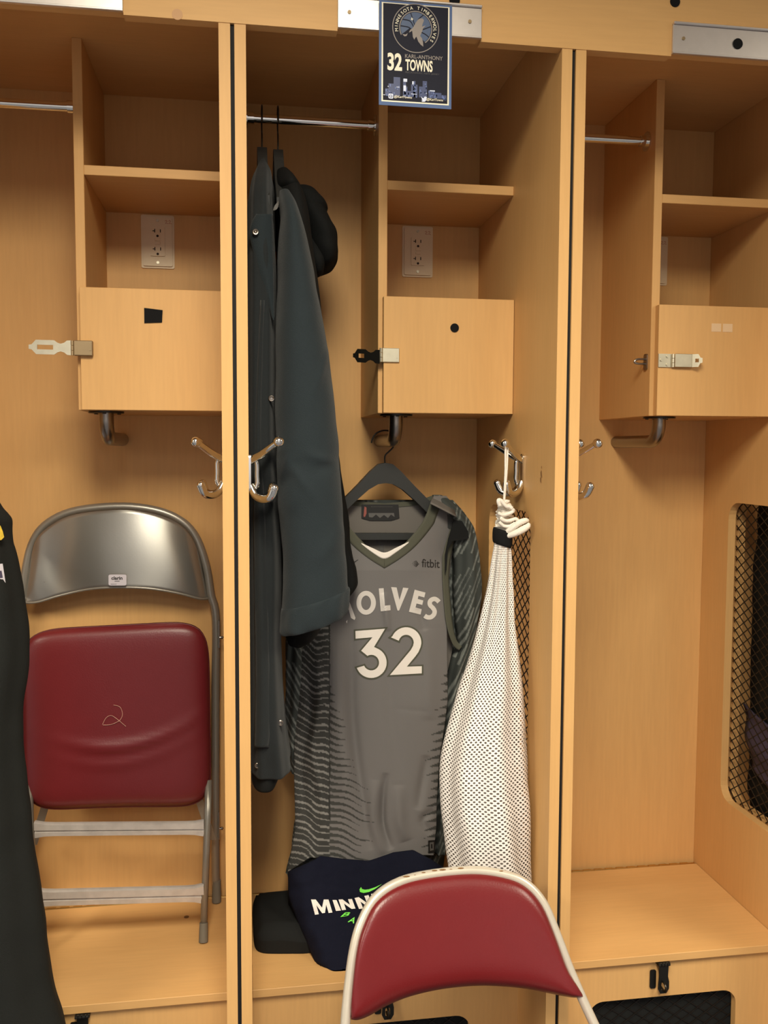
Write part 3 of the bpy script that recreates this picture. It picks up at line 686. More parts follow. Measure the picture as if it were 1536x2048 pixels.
def pants():
    t = thing('warm_up_jacket', 'long black warm-up garment with silver snaps hanging beside the left panel', 'jacket', (.05, .26, .87))
    rows = [(312, 517, 531, .33, .025), (342, 513, 537, .32, .06), (366, 505, 543, .30, .10), (397, 499, 545, .28, .13), (436, 494, 545, .27, .15), (520, 490, 549, .26, .16), (620, 488, 553, .26, .16), (900, 486, 553, .26, .16), (1100, 487, 562, .26, .16), (1250, 489, 561, .26, .16), (1400, 490, 567, .26, .16), (1470, 492, 575, .26, .15), (1510, 494, 581, .26, .145)]
    o = loft('body', rows, M['pants'], t, 90, 56, .0035, 9, 2.6, .006, 7, 1)
    rows = [(1498, 497, 574, .26, .135), (1520, 500, 562, .255, .13), (1542, 502, 552, .25, .12)]
    loft('hem_lining', rows, M['lining'], t, 8, 40, 0, 7, 2.6, .001, 7, 2)
    # open front flap: narrows downwards
    Lf = [(428, 512, 545), (445, 503, 545.5), (470, 499, 546), (520, 510, 547), (560, 522, 548), (600, 534, 549), (640, 544, 550)]
    V = []; R = spline(Lf, 24); n = 9
    for py, l, r in R:
        for i in range(n):
            u = i/(n-1); V.append(at(l+(r-l)*u, py, .105-.006*math.sin(math.pi*u)))
    g = G(); g.add(V, grid(n, 24)); o = g.make('front_flap', M['jacket'], t, True); md = o.modifiers.new('thickness', 'SOLIDIFY'); md.thickness = .003
    # light fold running down the front edge
    V = []; n = 7; R = spline([(600, 520, 530), (720, 513, 527), (850, 508, 524), (1000, 506, 530), (1200, 508, 538), (1350, 510, 541), (1450, 509, 542), (1495, 508, 538)], 40)
    for py, l, r in R:
        for i in range(n):
            u = i/(n-1); V.append(at(l+(r-l)*u, py, .106-.012*math.sin(math.pi*u)))
    g = G(); g.add(V, grid(n, 40)); o = g.make('leg_fold', M['pants'], t, True); md = o.modifiers.new('thickness', 'SOLIDIFY'); md.thickness = .004
    for a, b, y in ((511, 464, .094), (543, 797, .100), (515, 1531, .120), (561, 1446, .120)):
        p = at(a, b, y); g = G(); k = 20
        g.tube([p+Vector((.0042*math.cos(2*math.pi*i/k), 0, .0042*math.sin(2*math.pi*i/k))) for i in range(k+1)], .0017, 8, False); g.cyl(p+Vector((0, .002, 0)), p+Vector((0, .0005, 0)), .0042, 14)
        if b == 464: g.ball(p, .0028, 10, 6)
        g.make('snap', M['steel'], t, 'auto')
    a, b = at(544, 1513, .119), at(549, 1535, .119); G().box(a.x, b.x, .1185, .1205, b.z, a.z, 0).make('reflective_stripe', M['white'], t)
pants()

def hooded_jacket():
    t = thing('hooded_jacket', 'charcoal hooded jacket with hanging sleeve on the rod, middle locker', 'jacket', (.12, .25, 1.2))
    rows = [(352, 553, 577, .32, .03), (366, 551, 585, .31, .07), (390, 549, 600, .30, .12), (440, 553, 612, .29, .17), (520, 553, 622, .28, .19), (660, 553, 640, .28, .19), (900, 553, 640, .28, .18), (1100, 562, 645, .28, .17), (1235, 566, 640, .28, .16), (1275, 572, 606, .28, .10)]
    loft('body', rows, M['hood'], t, 60, 48, .003, 6, 2.4, .005, 8, 5)
    rows = [(386, 557, 580, .155, .03), (410, 557, 592, .14, .05), (440, 560, 601, .13, .065), (475, 558, 611, .125, .07), (522, 555, 622, .12, .072), (561, 554, 630, .118, .072), (600, 553, 637, .116, .072), (662, 552, 647, .113, .07), (725, 552, 658, .11, .068), (787, 552, 666, .107, .066), (850, 551, 673, .104, .064), (920, 552, 680, .10, .062), (1000, 556, 685, .097, .06), (1100, 566, 691, .092, .056), (1150, 567, 693, .09, .054), (1198, 563, 695, .088, .052)]
    R = spline(rows, 120)
    o = loft('sleeve', rows, M['jacket'], t, 150, 64, .0, 5, 2.1, .004, 7, 11)
    # creases across the elbow
    me = o.data
    for v in me.vertices:
        w_ = v.co+o.parent.location
        f_ = 0
        for zc, sl, am, wd in ((1.52, -.25, .007, .008), (1.50, .35, -.006, .010), (1.34, .8, .004, .02), (1.66, 2.6, .006, .012), (1.44, -1.2, .005, .015)):
            d = (w_.z-zc)-sl*(w_.x-.15); f_ += am*math.exp(-(d/wd)**2)*(0.5+.5*math.sin(w_.x*60+zc*40))
        v.co.y -= f_
    rows = [(1194, 563, 696, .088, .053), (1200, 562, 697, .088, .055), (1222, 561, 697, .087, .055), (1240, 560, 694, .087, .053), (1247, 564, 690, .087, .050)]
    c = loft('cuff', rows, M['jacket'], t, 14, 64, .0015, 9, 2.1, .002, 12, 12)
    me = c.data
    for obj_ in (o, c):                                    # the cuff slopes up to the right
        for v in obj_.data.vertices:
            w_ = v.co+t.location
            if w_.z < 1.40: v.co.z += (w_.x-.150)*.33*min(1, (1.40-w_.z)/.15)
    # hood hanging down the back
    rows = [(377, 588, 612, .34, .02), (383, 584, 625, .34, .05), (400, 582, 640, .34, .075), (418, 588, 651, .34, .085), (430, 592, 650, .34, .085), (446, 598, 658, .34, .09), (470, 604, 671, .34, .095), (500, 610, 676, .34, .095), (520, 618, 674, .34, .09), (536, 624, 667, .34, .075), (544, 627, 656, .34, .05)]
    loft('hood', rows, M['hood'], t, 60, 44, .003, 4, 2.2, .008, 14, 7)
    rows = [(480, 600, 640, .30, .03), (520, 615, 648, .29, .04), (545, 626, 645, .29, .03), (553, 630, 638, .29, .012)]
    loft('hood_edge', rows, M['hood'], t, 20, 24, 0, 4, 2.2, .004, 14, 8)
    rows = [(346, 553, 572, .30, .03), (352, 551, 578, .29, .06), (372, 550, 592, .27, .09), (388, 552, 601, .25, .10), (400, 560, 600, .24, .08)]
    loft('collar', rows, M['hood'], t, 20, 36, .002, 5, 2.2, .004, 14, 9)
    V = [at(a, b, .13) for a, b in spline([(546, 420), (549, 412), (554, 405), (558, 400)], 8)]+[at(a, b, .128) for a, b in spline([(546, 421), (553, 419), (557, 411), (558, 401)], 8)]
    g = G(); g.add(V, [(i, i+1, i+9, i+8) for i in range(7)]); g.make('neck_label', M['taggrey'], t)
    # far sleeve, seen only below the near one
    rows = [(392, 560, 584, .47, .02), (430, 556, 598, .46, .05), (520, 560, 616, .45, .055), (660, 572, 640, .42, .055), (800, 596, 660, .38, .05), (900, 620, 674, .35, .05), (1000, 645, 690, .33, .05), (1075, 655, 698, .32, .05), (1105, 660, 704, .32, .05), (1140, 662, 714, .32, .05), (1170, 664, 714, .32, .05), (1190, 668, 700, .32, .045)]
    loft('far_sleeve', rows, M['hood'], t, 80, 32, .002, 5, 2.2, .004, 12, 13)
hooded_jacket()

# ------------------------------------------------------------------ jersey, striped shirt and their hanger on the garment pipe
YJ = .412
FOLDS = [([(702, 1235), (704, 1400), (712, 1500), (726, 1600), (742, 1700)], 11, -.0075), ([(678, 1245), (678, 1420), (690, 1560), (700, 1690)], 14, .0055),
         ([(772, 1545), (766, 1600), (767, 1650), (783, 1700)], 7, -.009), ([(797, 1570), (800, 1640), (812, 1682)], 12, .006), ([(752, 1560), (745, 1640), (765, 1710)], 10, .005),
         ([(853, 1510), (845, 1560), (835, 1620)], 9, -.006), ([(868, 1620), (845, 1640), (862, 1668)], 8, -.005), ([(774, 1258), (778, 1360), (785, 1460), (800, 1560)], 16, -.003),
         ([(850, 1258), (858, 1360), (860, 1440)], 16, .0045), ([(768, 1185), (776, 1262)], 7, .004), ([(836, 1215), (850, 1262)], 7, -.003), ([(788, 1417), (862, 1424)], 5, -.0005),
         ([(632, 1290), (640, 1400), (625, 1500), (645, 1600), (650, 1690)], 9, .006), ([(612, 1330), (622, 1430), (604, 1530), (618, 1660)], 9, -.007), ([(660, 1240), (660, 1500), (656, 1620)], 3, -.002)]
def seg_d(px, py, pts):
    d = np.full(np.shape(px), 1e9); P = pts; w_ = np.zeros(np.shape(px)); n = len(P)-1
    for k, (a, b) in enumerate(zip(P[:-1], P[1:])):
        e = b-a; t = np.clip(((px-a[0])*e[0]+(py-a[1])*e[1])/(e@e), 0, 1)
        q = np.hypot(px-a[0]-t*e[0], py-a[1]-t*e[1]); near = q < d
        d = np.where(near, q, d); w_ = np.where(near, (k+t)/n, w_)
    return d, np.sin(np.pi*w_)**.8
JL = [(990, 640), (1040, 640), (1120, 646), (1200, 640), (1248, 634), (1275, 612), (1300, 600), (1350, 596), (1450, 590), (1540, 588), (1600, 590), (1660, 591), (1700, 584), (1750, 574)]
JR = [(990, 890), (1020, 915), (1039, 909), (1099, 889.5), (1123, 885.5), (1185, 887), (1247, 893), (1275, 893.5), (1400, 895), (1450, 889), (1519, 878), (1600, 873), (1671, 872), (1720, 868), (1750, 866)]
FOLDS = [(np.array(spline(p_, 12)), w_, a_) for p_, w_, a_ in FOLDS]
def jd(px, py):
    """depth of the front of the jersey"""
    px = np.asarray(px, float); py = np.asarray(py, float)
    l, r = lerp(JL, py), lerp(JR, py); s = np.clip((px-(l+r)/2)/((r-l)/2), -1.15, 1.15)
    y = YJ-.030*np.clip((py-1000)/140, 0, 1)+.036*np.abs(s)**3
    for pts, wd, am in FOLDS:
        d, e = seg_d(px, py, pts); y = y-1.45*am*e*np.exp(-(d/wd)**2)
    return y
def js(px, py, lift=.0): return at(px, py, float(jd(px, py))-lift)
NECK = [(990, 869), (1015, 858), (1048, 843), (1072, 823), (1094, 803), (1115, 769), (1200, 769)]      # opening, right side
def jersey_hanger():
    t = thing('coat_hanger', 'broad black shirt hanger on the bent pipe holding the grey jersey', 'hanger', at(770, 930, .44))
    mir = lambda P: P+[(1540-a, b) for a, b in P[::-1]]
    o = mir([(772, 926), (784, 928), (800, 942), (828, 972), (868, 1012), (896, 1030), (913, 1043), (916, 1054), (908, 1060), (890, 1054), (862, 1034), (830, 1002), (804, 979), (785, 968), (771, 966)])
    fn = lambda u, v, d: at(u, v, .44)+Vector((0, d, 0))
    G().prism([o], fn, -.012, .012).make('shoulder_bar', M['hanger'], t)
    G().prism([[(640, 1066), (900, 1066), (900, 1079), (640, 1079)]], fn, -.007, .007).make('trouser_bar', M['hanger'], t)
    q = lambda a, b: at(a, b, .44)
    G().tube([q(a, b) for a, b in spline([(770, 930), (770, 912), (778, 903), (787, 893), (790, 878), (783, 864), (767, 861), (752, 867), (745, 878), (743, 886)], 40)], .0019, 8).make('hook', M['darkmetal'], t, True)
jersey_hanger()

def poly_font():
    """drawn block lettering, in photograph pixels"""
    z = lambda P: [(680+a/4.875, 980+b/4.875) for a, b in P]
    three = z([(150, 1375), (440, 1352), (332, 1530)]+arc(305, 1683, 150, 150, -70, 160, 26)+arc(305, 1683, 76, 76, 157, -120, 18)+[(262, 1612), (206, 1567), (316, 1436), (152, 1450)])
    two = z([(497, 1437)]+arc(645, 1490, 148, 152, 205, 362, 20)+[(786, 1530), (765, 1580), (735, 1622), (652, 1722), (798, 1718), (797, 1788), (486, 1805), (690, 1560), (712, 1520)]+arc(645, 1490, 74, 78, 0, -165, 14))
    let = {}
    let['O'] = [z(arc(255, 1100, 95, 117, 0, 354, 40)), z(arc(254, 1100, 48, 70, 0, 354, 30))]
    let['L'] = [z([(378, 960), (425, 957), (438, 1128), (490, 1122), (493, 1172), (398, 1185)])]
    let['V'] = [z([(498, 946), (552, 950), (580, 1072), (615, 952), (668, 957), (576, 1176), (560, 1175)])]
    let['E'] = [z([(728, 972), (833, 1000), (822, 1048), (765, 1033), (758, 1062), (812, 1077), (802, 1122), (746, 1107), (736, 1145), (797, 1162), (786, 1215), (672, 1187)])]
    S = [(965, 1092), (945, 1072), (920, 1062), (890, 1072), (875, 1095), (880, 1125), (905, 1150), (922, 1180), (915, 1215), (885, 1240), (850, 1240), (825, 1225)]
    let['S'] = [z(ribbon(spline([(a, b) for a, b in S], 40), 44))]
    let['W'] = [[(690, 1192), (694, 1190), (711, 1236), (709, 1240), (702, 1236)], [(692, 1243), (695, 1240), (694, 1247)]]
    return three, two, let
def stripes(px, py, k=1.0):
    """0/1 print of the ragged side stripes (jersey)"""
    l = 660-.0*py; x = px-659
    ph = py-.40*x-8*np.exp(-((px-632)/14)**2)+3*np.sin(px*.09+py*.013)
    cyc = 13.2; row = np.floor(ph/cyc); fr = ph/cyc-row
    j1 = np.sin(row*12.9898)*43758.5453; j1 -= np.floor(j1); blk = np.floor((px+j1*60)/38); j2 = np.sin(row*78.233+blk*37.719)*43758.5453; j2 -= np.floor(j2)
    return fr, j1, j2, x
def jersey():
    t = thing('basketball_jersey', 'grey sleeveless jersey with number 32 hanging in the middle locker', 'jersey', at(770, 1730, .42))
    nu, nv = 181, 380; hu = nu//2
    py = np.linspace(992, 1742, nv); V = np.zeros((nv, nu, 3)); PX = np.zeros((nv, nu)); PY = np.zeros((nv, nu))
    nk = np.array([np.interp(p, [a for a, b in NECK], [b for a, b in NECK]) for p in py])
    for j, p in enumerate(py):
        l, r = float(lerp(JL, p)), float(lerp(JR, p)); nl = 1538-nk[j]
        nl = max(nl, l+1)
        PX[j] = np.concatenate([np.linspace(l, nl, hu+1)[:-1], np.linspace(nk[j], r, nu-hu)])
        hem = np.clip((p-1600)/142, 0, 1); PY[j] = p-hem*np.interp(PX[j], [574, 620, 680, 740, 785, 850, 900], [-3, 27, 25, 12, 28, 32, 30])
    Y = jd(PX, PY); 
    vx = (PX-768)/F; vy = (PY-1024)/F
    D = RX[:]; D = np.stack([RX[i]*vx+DN[i]*vy+FW[i] for i in range(3)], -1); tt = (Y-CAM.y)/D[..., 1]; V = np.array(CAM)+D*tt[..., None]
    faces = [f for f in grid(nu, nv) if not (f[0] % nu == hu-1 and py[f[0]//nu] < 1112)]
    o = obj('front', [tuple(v) for v in V.reshape(-1, 3)], faces, CJ, t, True)
    # printed pattern
    fr, j1, j2, x = stripes(PX, PY)
    base = np.array([lin(116), lin(113), lin(112)]); dark = np.array([lin(62), lin(62), lin(60)]); pale = np.array([lin(146), lin(144), lin(140)])
    w = np.where(j2 > .5, .34, .16); inside = (x < 0) & (PY > 1235)
    col = np.where(inside[..., None], np.where((fr < w)[..., None], pale*.85, dark), base)
    longest = np.interp(PY, [1380, 1440, 1500, 1560, 1610, 1700], [6, 26, 42, 58, 75, 86])*(.75+.5*j1)
    taper = .62*(1-np.clip(x/np.maximum(longest, 1), 0, 1)); fing = (x >= 0) & (x < longest) & (fr < taper) & (PY > 1370)
    col = np.where(fing[..., None], dark*1.15, col)
    xr_ = lerp(JR, PY)-PX; lr = np.interp(PY, [1350, 1400, 1500, 1700], [8, 22, 26, 26])*(.6+.6*j1); fr2 = ((PY+.4*PX)/15.5) % 1
    fing2 = (xr_ < lr) & (fr2 < .5*(1-xr_/np.maximum(lr, 1))) & (PY > 1345)
    col = np.where(fing2[..., None], dark*1.1, col)
    seam = (np.abs(x) < 1.6) & (PY > 1240) & (PY < 1640); col = np.where(seam[..., None], dark*.7, col)
    paint(o, col.reshape(-1, 3))
    md = o.modifiers.new('thickness', 'SOLIDIFY'); md.thickness = .0012; md.offset = -1
    # back of the jersey, seen through neck and armhole
    fn = lambda u, v, d: at(u, v, .462)+Vector((0, d, 0))
    G().prism([[(650, 1000), (720, 1003), (770, 1007), (838, 1001), (868, 990), (884, 992), (912, 1022), (905, 1100), (893, 1200), (905, 1300), (893, 1350), (880, 1690), (600, 1700), (600, 1310), (640, 1250), (648, 1120), (638, 1020)]], fn, 0, .002).make('back', M['inner'], t)
    G().prism([[(650, 1000), (720, 1003), (770, 1007), (838, 1001), (868, 990), (868, 998), (840, 1010), (770, 1016), (720, 1012), (650, 1009)]], fn, -.002, .0).make('back_collar', M['trim'], t)
    # shoulder strap over the hanger
    V = []
    for s in np.linspace(0, 1, 8):
        a = at(861+7*s, 1006-15*s-2*math.sin(math.pi*s), .384+(.462-.384)*s); b = at(913-8*s, 1033-22*s-2*math.sin(math.pi*s), .388+(.462-.388)*s); V += [a, (a*2+b)/3, (a+2*b)/3, b]
    g = G(); g.add(V, grid(4, 8)); o = g.make('shoulder_strap', M['inner'], t, True); md = o.modifiers.new('thickness', 'SOLIDIFY'); md.thickness = .002
    def strip(name, A, B, m, n=50, lift=.003):
        a, b = spline(A, n), spline(B, n); V = []
        for p, q in zip(a, b):
            for k in range(5): u = k/4; V.append(js(p[0]*(1-u)+q[0]*u, p[1]*(1-u)+q[1]*u, lift))
        g = G(); g.add(V, grid(5, n)); o = g.make(name, m, t, True); md = o.modifiers.new('thickness', 'SOLIDIFY'); md.thickness = .0015; return o
    inn = [(860, 1008), (852, 1030), (843, 1048), (823.6, 1072), (797, 1098), (769, 1115)]; out = [(880, 1014), (872, 1036), (864.6, 1052), (834, 1089), (803, 1115), (769, 1136.5)]
    m_ = lambda P: [(1538-a, b) for a, b in P]
    strip('neck_trim', inn, out, M['trim']); strip('neck_trim', m_(inn), m_(out), M['trim'])
    strip('neck_accent', [(722, 1085.5), (745, 1096), (769, 1105), (793, 1095), (818, 1083)], [(723, 1088), (745, 1105), (769, 1117.5), (793, 1104), (817, 1086)], M['white'], 24, .0035)
    strip('armhole_trim', [(907.7, 1036), (900, 1062), (889, 1099), (885, 1123), (887, 1185), (893, 1247), (905, 1287), (918, 1301)], [(925, 1039), (914, 1070), (904, 1103), (898, 1150), (902, 1215), (907.7, 1262), (915, 1283), (924, 1293)], M['trim'], 60, .006)
    strip('armhole_trim', [(622, 1250), (612, 1262), (600, 1278), (588, 1288)], [(636, 1262), (622, 1276), (606, 1294), (593, 1312)], M['trim'], 20, .004)
    # lettering
    three, two, let = poly_font()
    for P in (three, two):
        flat(G(), [offset_poly(P, 3.3)], lambda u, v: js(u, v, .0022), 6).make('number_outline', M['trim'], t)
        flat(G(), [P], lambda u, v: js(u, v, .0031), 6).make('number', M['white'], t)
    for ch, loops in let.items():
        g = G()
        for l in ([loops] if ch == 'O' else [[q] for q in loops]): flat(g, l, lambda u, v: js(u, v, .0028), 6)
        g.make('team_letter', M['offwhite'], t)
    q = flat(G(), [[(821, 1115), (884, 1119), (883.5, 1141), (820.5, 1137)]], lambda u, v: js(u, v, .0012), 8).make('sponsor_patch', M['patch'], t)
    g = text(G(), 'fitbit', lambda u, v: js(843.5+36*u, 1134.5-17*v+1.8*u, .0021), offset=.012)
    for i, n in enumerate((1, 3, 4, 5, 5, 3, 1)):
        for k in range(n):
            flat(g, [circ(824.5+i*2.1, 1126.8+.2*i+(k-(n-1)/2)*2.6, .55+.13*min(i, 5), 8)], lambda u, v: js(u, v, .0021))
    g.make('sponsor_print', M['darkprint'], q)
    flat(G(), [[(700, 1124), (703, 1126), (716, 1119), (717, 1119.8), (706, 1128), (700, 1129)]], lambda u, v: js(u, v, .002)).make('swoosh_print', M['darkprint'], t)
    # neck label and inner print
    b = lambda u, v, k=0: at(u, v, .4585-.0004*k)
    k = G().prism([[(723, 1009), (797, 1009), (799, 1036), (782, 1041), (740, 1041), (723, 1036)]], lambda u, v, d: b(u, v)+Vector((0, d, 0)), 0, .001).make('neck_label', M['tagblack'], t)
    g = G(); flat(g, [[(737, 1026), (788, 1026), (789, 1034), (782, 1029), (776, 1036), (768, 1030), (760, 1036), (752, 1029), (745, 1035), (738, 1034)]], lambda u, v: b(u, v, 2)); flat(g, [rrect(742, 785, 1013, 1014, .3, 1), rrect(743, 784, 1013.3, 1013.7, .1, 1)], lambda u, v: b(u, v, 2)); g.make('label_print', M['taggrey'], k)
    flat(G(), [[(729, 1013), (733, 1015), (733, 1027), (730, 1034), (727, 1033), (728, 1022)]], lambda u, v: b(u, v, 2)).make('label_emblem', M['tagred'], k)
    g = G(); flat(g, [[(752, 1078), (756, 1077), (757, 1086), (753, 1088)]], lambda u, v: b(u, v)); 
    for v0 in (1078, 1080.5, 1083): flat(g, [[(762, v0), (776, v0), (776, v0+1), (762, v0+1)]], lambda u, v: b(u, v))
    flat(g, [[(758, 1090), (768, 1090), (768, 1104), (758, 1104)]], lambda u, v: b(u, v)); g.make('size_print', M['taggrey'], t)
    h = flat(G(), [[(856.5, 1681), (870.5, 1680), (870, 1704), (857, 1707)]], lambda u, v: js(u, v, .003)).make('hem_tag', M['tagblack'], t)
    flat(G(), [[(859.5, 1685), (867.5, 1684), (867.5, 1700), (860, 1702)], [(862, 1688), (865, 1688), (865, 1697), (862, 1697)]], lambda u, v: js(u, v, .0035)).make('tag_print', M['taggrey'], h)
jersey()

def striped_shirt():
    t = thing('striped_shirt', 'dark shirt with slanted grey streaks hanging behind the grey jersey', 'shirt', at(770, 1700, .50))
    def streaks(o, slope, per, lo, hi, seed):
        n = len(o.data.vertices); co = np.zeros(n*3); o.data.vertices.foreach_get('co', co); co = co.reshape(-1, 3)+np.array(t.location)
        a, b = co[:, 0], co[:, 2]
        u = (a-slope*b); row = np.floor(u/per); h = np.sin(row*12.98+seed)*43758.54; h -= np.floor(h); fr = u/per-row
        bl = np.floor(b/.05+h*9); g2 = np.sin(row*78.2+bl*37.7+seed)*43758.5; g2 -= np.floor(g2)
        pale = (fr < .15+.35*g2) & (g2 > .25)
        c = np.where(pale[:, None], np.array([lin(122), lin(126), lin(122)])*(.55+.5*g2[:, None]), np.array([lin(62), lin(66), lin(64)]))
        paint(o, c)
    rows = [(1000, 640, 905, .495, .012), (1040, 620, 935, .498, .02), (1100, 612, 940, .50, .03), (1250, 615, 925, .505, .04), (1400, 608, 915, .505, .04), (1560, 604, 900, .505, .04), (1680, 600, 890, .505, .04), (1735, 598, 885, .505, .035)]
    o = loft('body', rows, CS, t, 260, 220, .003, 8, 3, .004, 9, 21); streaks(o, .5, .014, 0, 1, 1)
    rows = [(990, 866, 882, .462, .012), (998, 866, 896, .462, .026), (1016, 872, 916, .463, .036), (1040, 896, 936, .464, .042), (1064, 902, 947, .465, .045), (1110, 904, 955, .466, .046), (1175, 903, 959, .467, .046), (1240, 907, 950, .468, .046), (1290, 912, 938, .468, .044), (1320, 900, 932, .468, .044), (1400, 886, 918, .47, .04), (1500, 876, 905, .472, .037), (1600, 872, 893, .474, .035), (1700, 866, 888, .475, .03)]
    o = loft('right_sleeve', rows, CS, t, 300, 160, .003, 6, 2.4, .004, 10, 22); streaks(o, .42, .0105, 0, 1, 2)
    rows = [(1180, 580, 625, .46, .03), (1260, 576, 622, .455, .035), (1290, 573, 622, .45, .036), (1400, 570, 622, .45, .036), (1470, 570, 615, .455, .034), (1520, 576, 610, .465, .03), (1545, 588, 606, .47, .015)]
    o = loft('left_sleeve', rows, CS, t, 200, 120, .004, 6, 2.4, .005, 10, 23); streaks(o, -.55, .012, 0, 1, 3)
    rows = [(1640, 590, 650, .47, .02), (1690, 584, 650, .465, .022), (1720, 578, 640, .46, .022), (1748, 574, 622, .455, .018)]
    o = loft('hem_corner', rows, CS, t, 90, 80, .003, 6, 2.4, .003, 10, 24); streaks(o, 2.2, .022, 0, 1, 4)
    # dark patch set in the armhole opening
    g = G(); g.prism([[(908, 1040), (924, 1042), (936, 1062), (938, 1076), (925, 1080), (905, 1082), (896, 1100), (893, 1140), (890, 1150), (890, 1110), (897, 1075)]], lambda u, v, d: at(u, v, .409)+Vector((0, d, 0)), 0, .002); g.make('armhole_patch', M['lining'], t)
striped_shirt()

# ------------------------------------------------------------------ white mesh laundry bag on the right coat hook
def net(name):
    m = bpy.data.materials.new(name); m.use_nodes = True; nt = m.node_tree; b = nt.nodes['Principled BSDF']; L = nt.links.new
    b.inputs['Base Color'].default_value = rgb(238, 232, 226); b.inputs['Roughness'].default_value = .75
    uv = nt.nodes.new('ShaderNodeUVMap'); sp = nt.nodes.new('ShaderNodeSeparateXYZ'); L(uv.outputs['UV'], sp.inputs[0])
    def mth(op, a, b_=None):
        n = nt.nodes.new('ShaderNodeMath'); n.operation = op
        for i, v in enumerate((a, b_)):
            if v is None: continue
            if isinstance(v, (int, float)): n.inputs[i].default_value = v
            else: L(v, n.inputs[i])
        return n.outputs[0]
    row = mth('FLOOR', sp.outputs['Y']); sh = mth('MULTIPLY', mth('MODULO', row, 2), .5)
    fx = mth('SUBTRACT', mth('FRACT', mth('ADD', sp.outputs['X'], sh)), .5); fy = mth('SUBTRACT', mth('FRACT', sp.outputs['Y']), .5)
    fx = mth('MULTIPLY', fx, 7.4); fy = mth('MULTIPLY', fy, 4.6)
    d = mth('SQRT', mth('ADD', mth('MULTIPLY', fx, fx), mth('MULTIPLY', fy, fy)))
    rad = nt.nodes.new('ShaderNodeMapRange'); L(sp.outputs['Y'], rad.inputs['Value'])
    for k_, v_ in (('From Min', 175), ('From Max', 265), ('To Min', 1.85), ('To Max', .8)): rad.inputs[k_].default_value = v_
    hole = mth('LESS_THAN', d, rad.outputs['Result'])
    tr = nt.nodes.new('ShaderNodeBsdfTransparent'); mx = nt.nodes.new('ShaderNodeMixShader'); L(hole, mx.inputs[0]); L(b.outputs[0], mx.inputs[1]); L(tr.outputs[0], mx.inputs[2])
    L(mx.outputs[0], nt.nodes['Material Output'].inputs['Surface']); return m
def laundry_bag():
    t = thing('laundry_bag', 'white mesh laundry bag with black band hanging on the right hook', 'bag', at(990, 1800, .15))
    rows = [(1072, 991, 1021, .145, .018), (1090, 990, 1019, .145, .018), (1120, 985, 1021, .145, .022), (1170, 977, 1023, .145, .03), (1240, 962, 1028, .143, .042), (1320, 941, 1034, .14, .056), (1400, 916, 1041, .137, .068), (1480, 891, 1047, .134, .078), (1540, 880, 1051, .132, .083), (1600, 880, 1053, .131, .085), (1680, 889, 1054, .13, .086), (1740, 898, 1055, .13, .086), (1790, 908, 1052, .13, .080), (1825, 930, 1035, .13, .06), (1838, 960, 1008, .13, .03)]
    nr, ns = 150, 120
    o = loft('sack', rows, net('white_net'), t, nr, ns, .0045, 8, 2.1, .005, 6, 31, .583)
    uvl = o.data.uv_layers.new(name='UVMap'); zs = [v.co.z for v in o.data.vertices]
    lo = o.data.loops
    vi = np.zeros(len(lo), int); lo.foreach_get('vertex_index', vi)
    j, i = vi//ns, vi % ns
    co = np.zeros(len(o.data.vertices)*3); o.data.vertices.foreach_get('co', co); z = co.reshape(-1, 3)[:, 2]
    per = 52.0
    U = i/ns*per; Vv = z[vi]/.0046
    # close the seam: loops at i = 0 that belong to the last column of faces
    ls = np.zeros(len(o.data.polygons), int); o.data.polygons.foreach_get('loop_start', ls); lt = np.zeros(len(ls), int); o.data.polygons.foreach_get('loop_total', lt)
    for s, n in zip(ls, lt):
        if n == 4 and U[s:s+4].max()-U[s:s+4].min() > per/2: U[s:s+4] = np.where(U[s:s+4] < per/2, U[s:s+4]+per, U[s:s+4])
    uvl.data.foreach_set('uv', np.stack([U, Vv], 1).ravel())
    # contents: soft bundle, grey and full length as stand-in for the shade inside
    rows = [(1110, 996, 1012, .145, .010), (1240, 974, 1018, .143, .028), (1320, 955, 1022, .14, .042), (1400, 932, 1028, .137, .052), (1480, 908, 1034, .135, .062), (1560, 898, 1038, .134, .068), (1680, 902, 1040, .132, .070), (1780, 920, 1034, .132, .062), (1815, 950, 1010, .132, .03)]
    loft('bundle', rows, M['bundle'], t, 70, 40, .003, 6, 2.1, .006, 14, 32, .575)
    rows = [(1064, 988, 1023, .143, .023), (1070, 986.5, 1024, .143, .0255), (1082, 986, 1023.5, .143, .0255), (1093, 987, 1021.5, .143, .0245), (1096, 990, 1019, .143, .021)]
    o = loft('elastic_band', rows, M['black'], t, 14, 40, .0004, 12, 2.1, .0008, 20, 33)
    for v in o.data.vertices: v.co.z -= ((v.co.x+t.location.x)-.545)*.30
    # gathered mouth above the band
    g = G(); rnd = random.Random(8)
    cl = spline([(1006, 1072), (1010, 1055), (1007, 1040), (1010, 1025), (1009, 1012), (1008, 1002)], 120)
    V = []; ns2 = 40
    wid = spline([(15,), (17,), (13.5,), (15,), (13,), (11,)], 120)
    for j, (q, w_) in enumerate(zip(cl, wid)):
        c = at(q[0], q[1], .145); rr = w_[0]/1020*(1+.16*math.sin(j*.62)+.06*math.sin(j*1.7))
        for i in range(ns2):
            a = 2*math.pi*i/ns2; r2 = rr*(1+.10*math.sin(3*a+j*.16)+.07*math.sin(7*a-j*.1)); V.append(c+Vector((r2*math.cos(a), r2*.9*math.sin(a), .0035*math.sin(2*a+j*.3))))
    n = 120; g.add(V, [(j*ns2+i, j*ns2+(i+1) % ns2, (j+1)*ns2+(i+1) % ns2, (j+1)*ns2+i) for j in range(n-1) for i in range(ns2)]+[tuple(range(ns2)), tuple(range((n-1)*ns2, n*ns2))[::-1]])
    g.make('gathered_mouth', M['cord'], t, True)
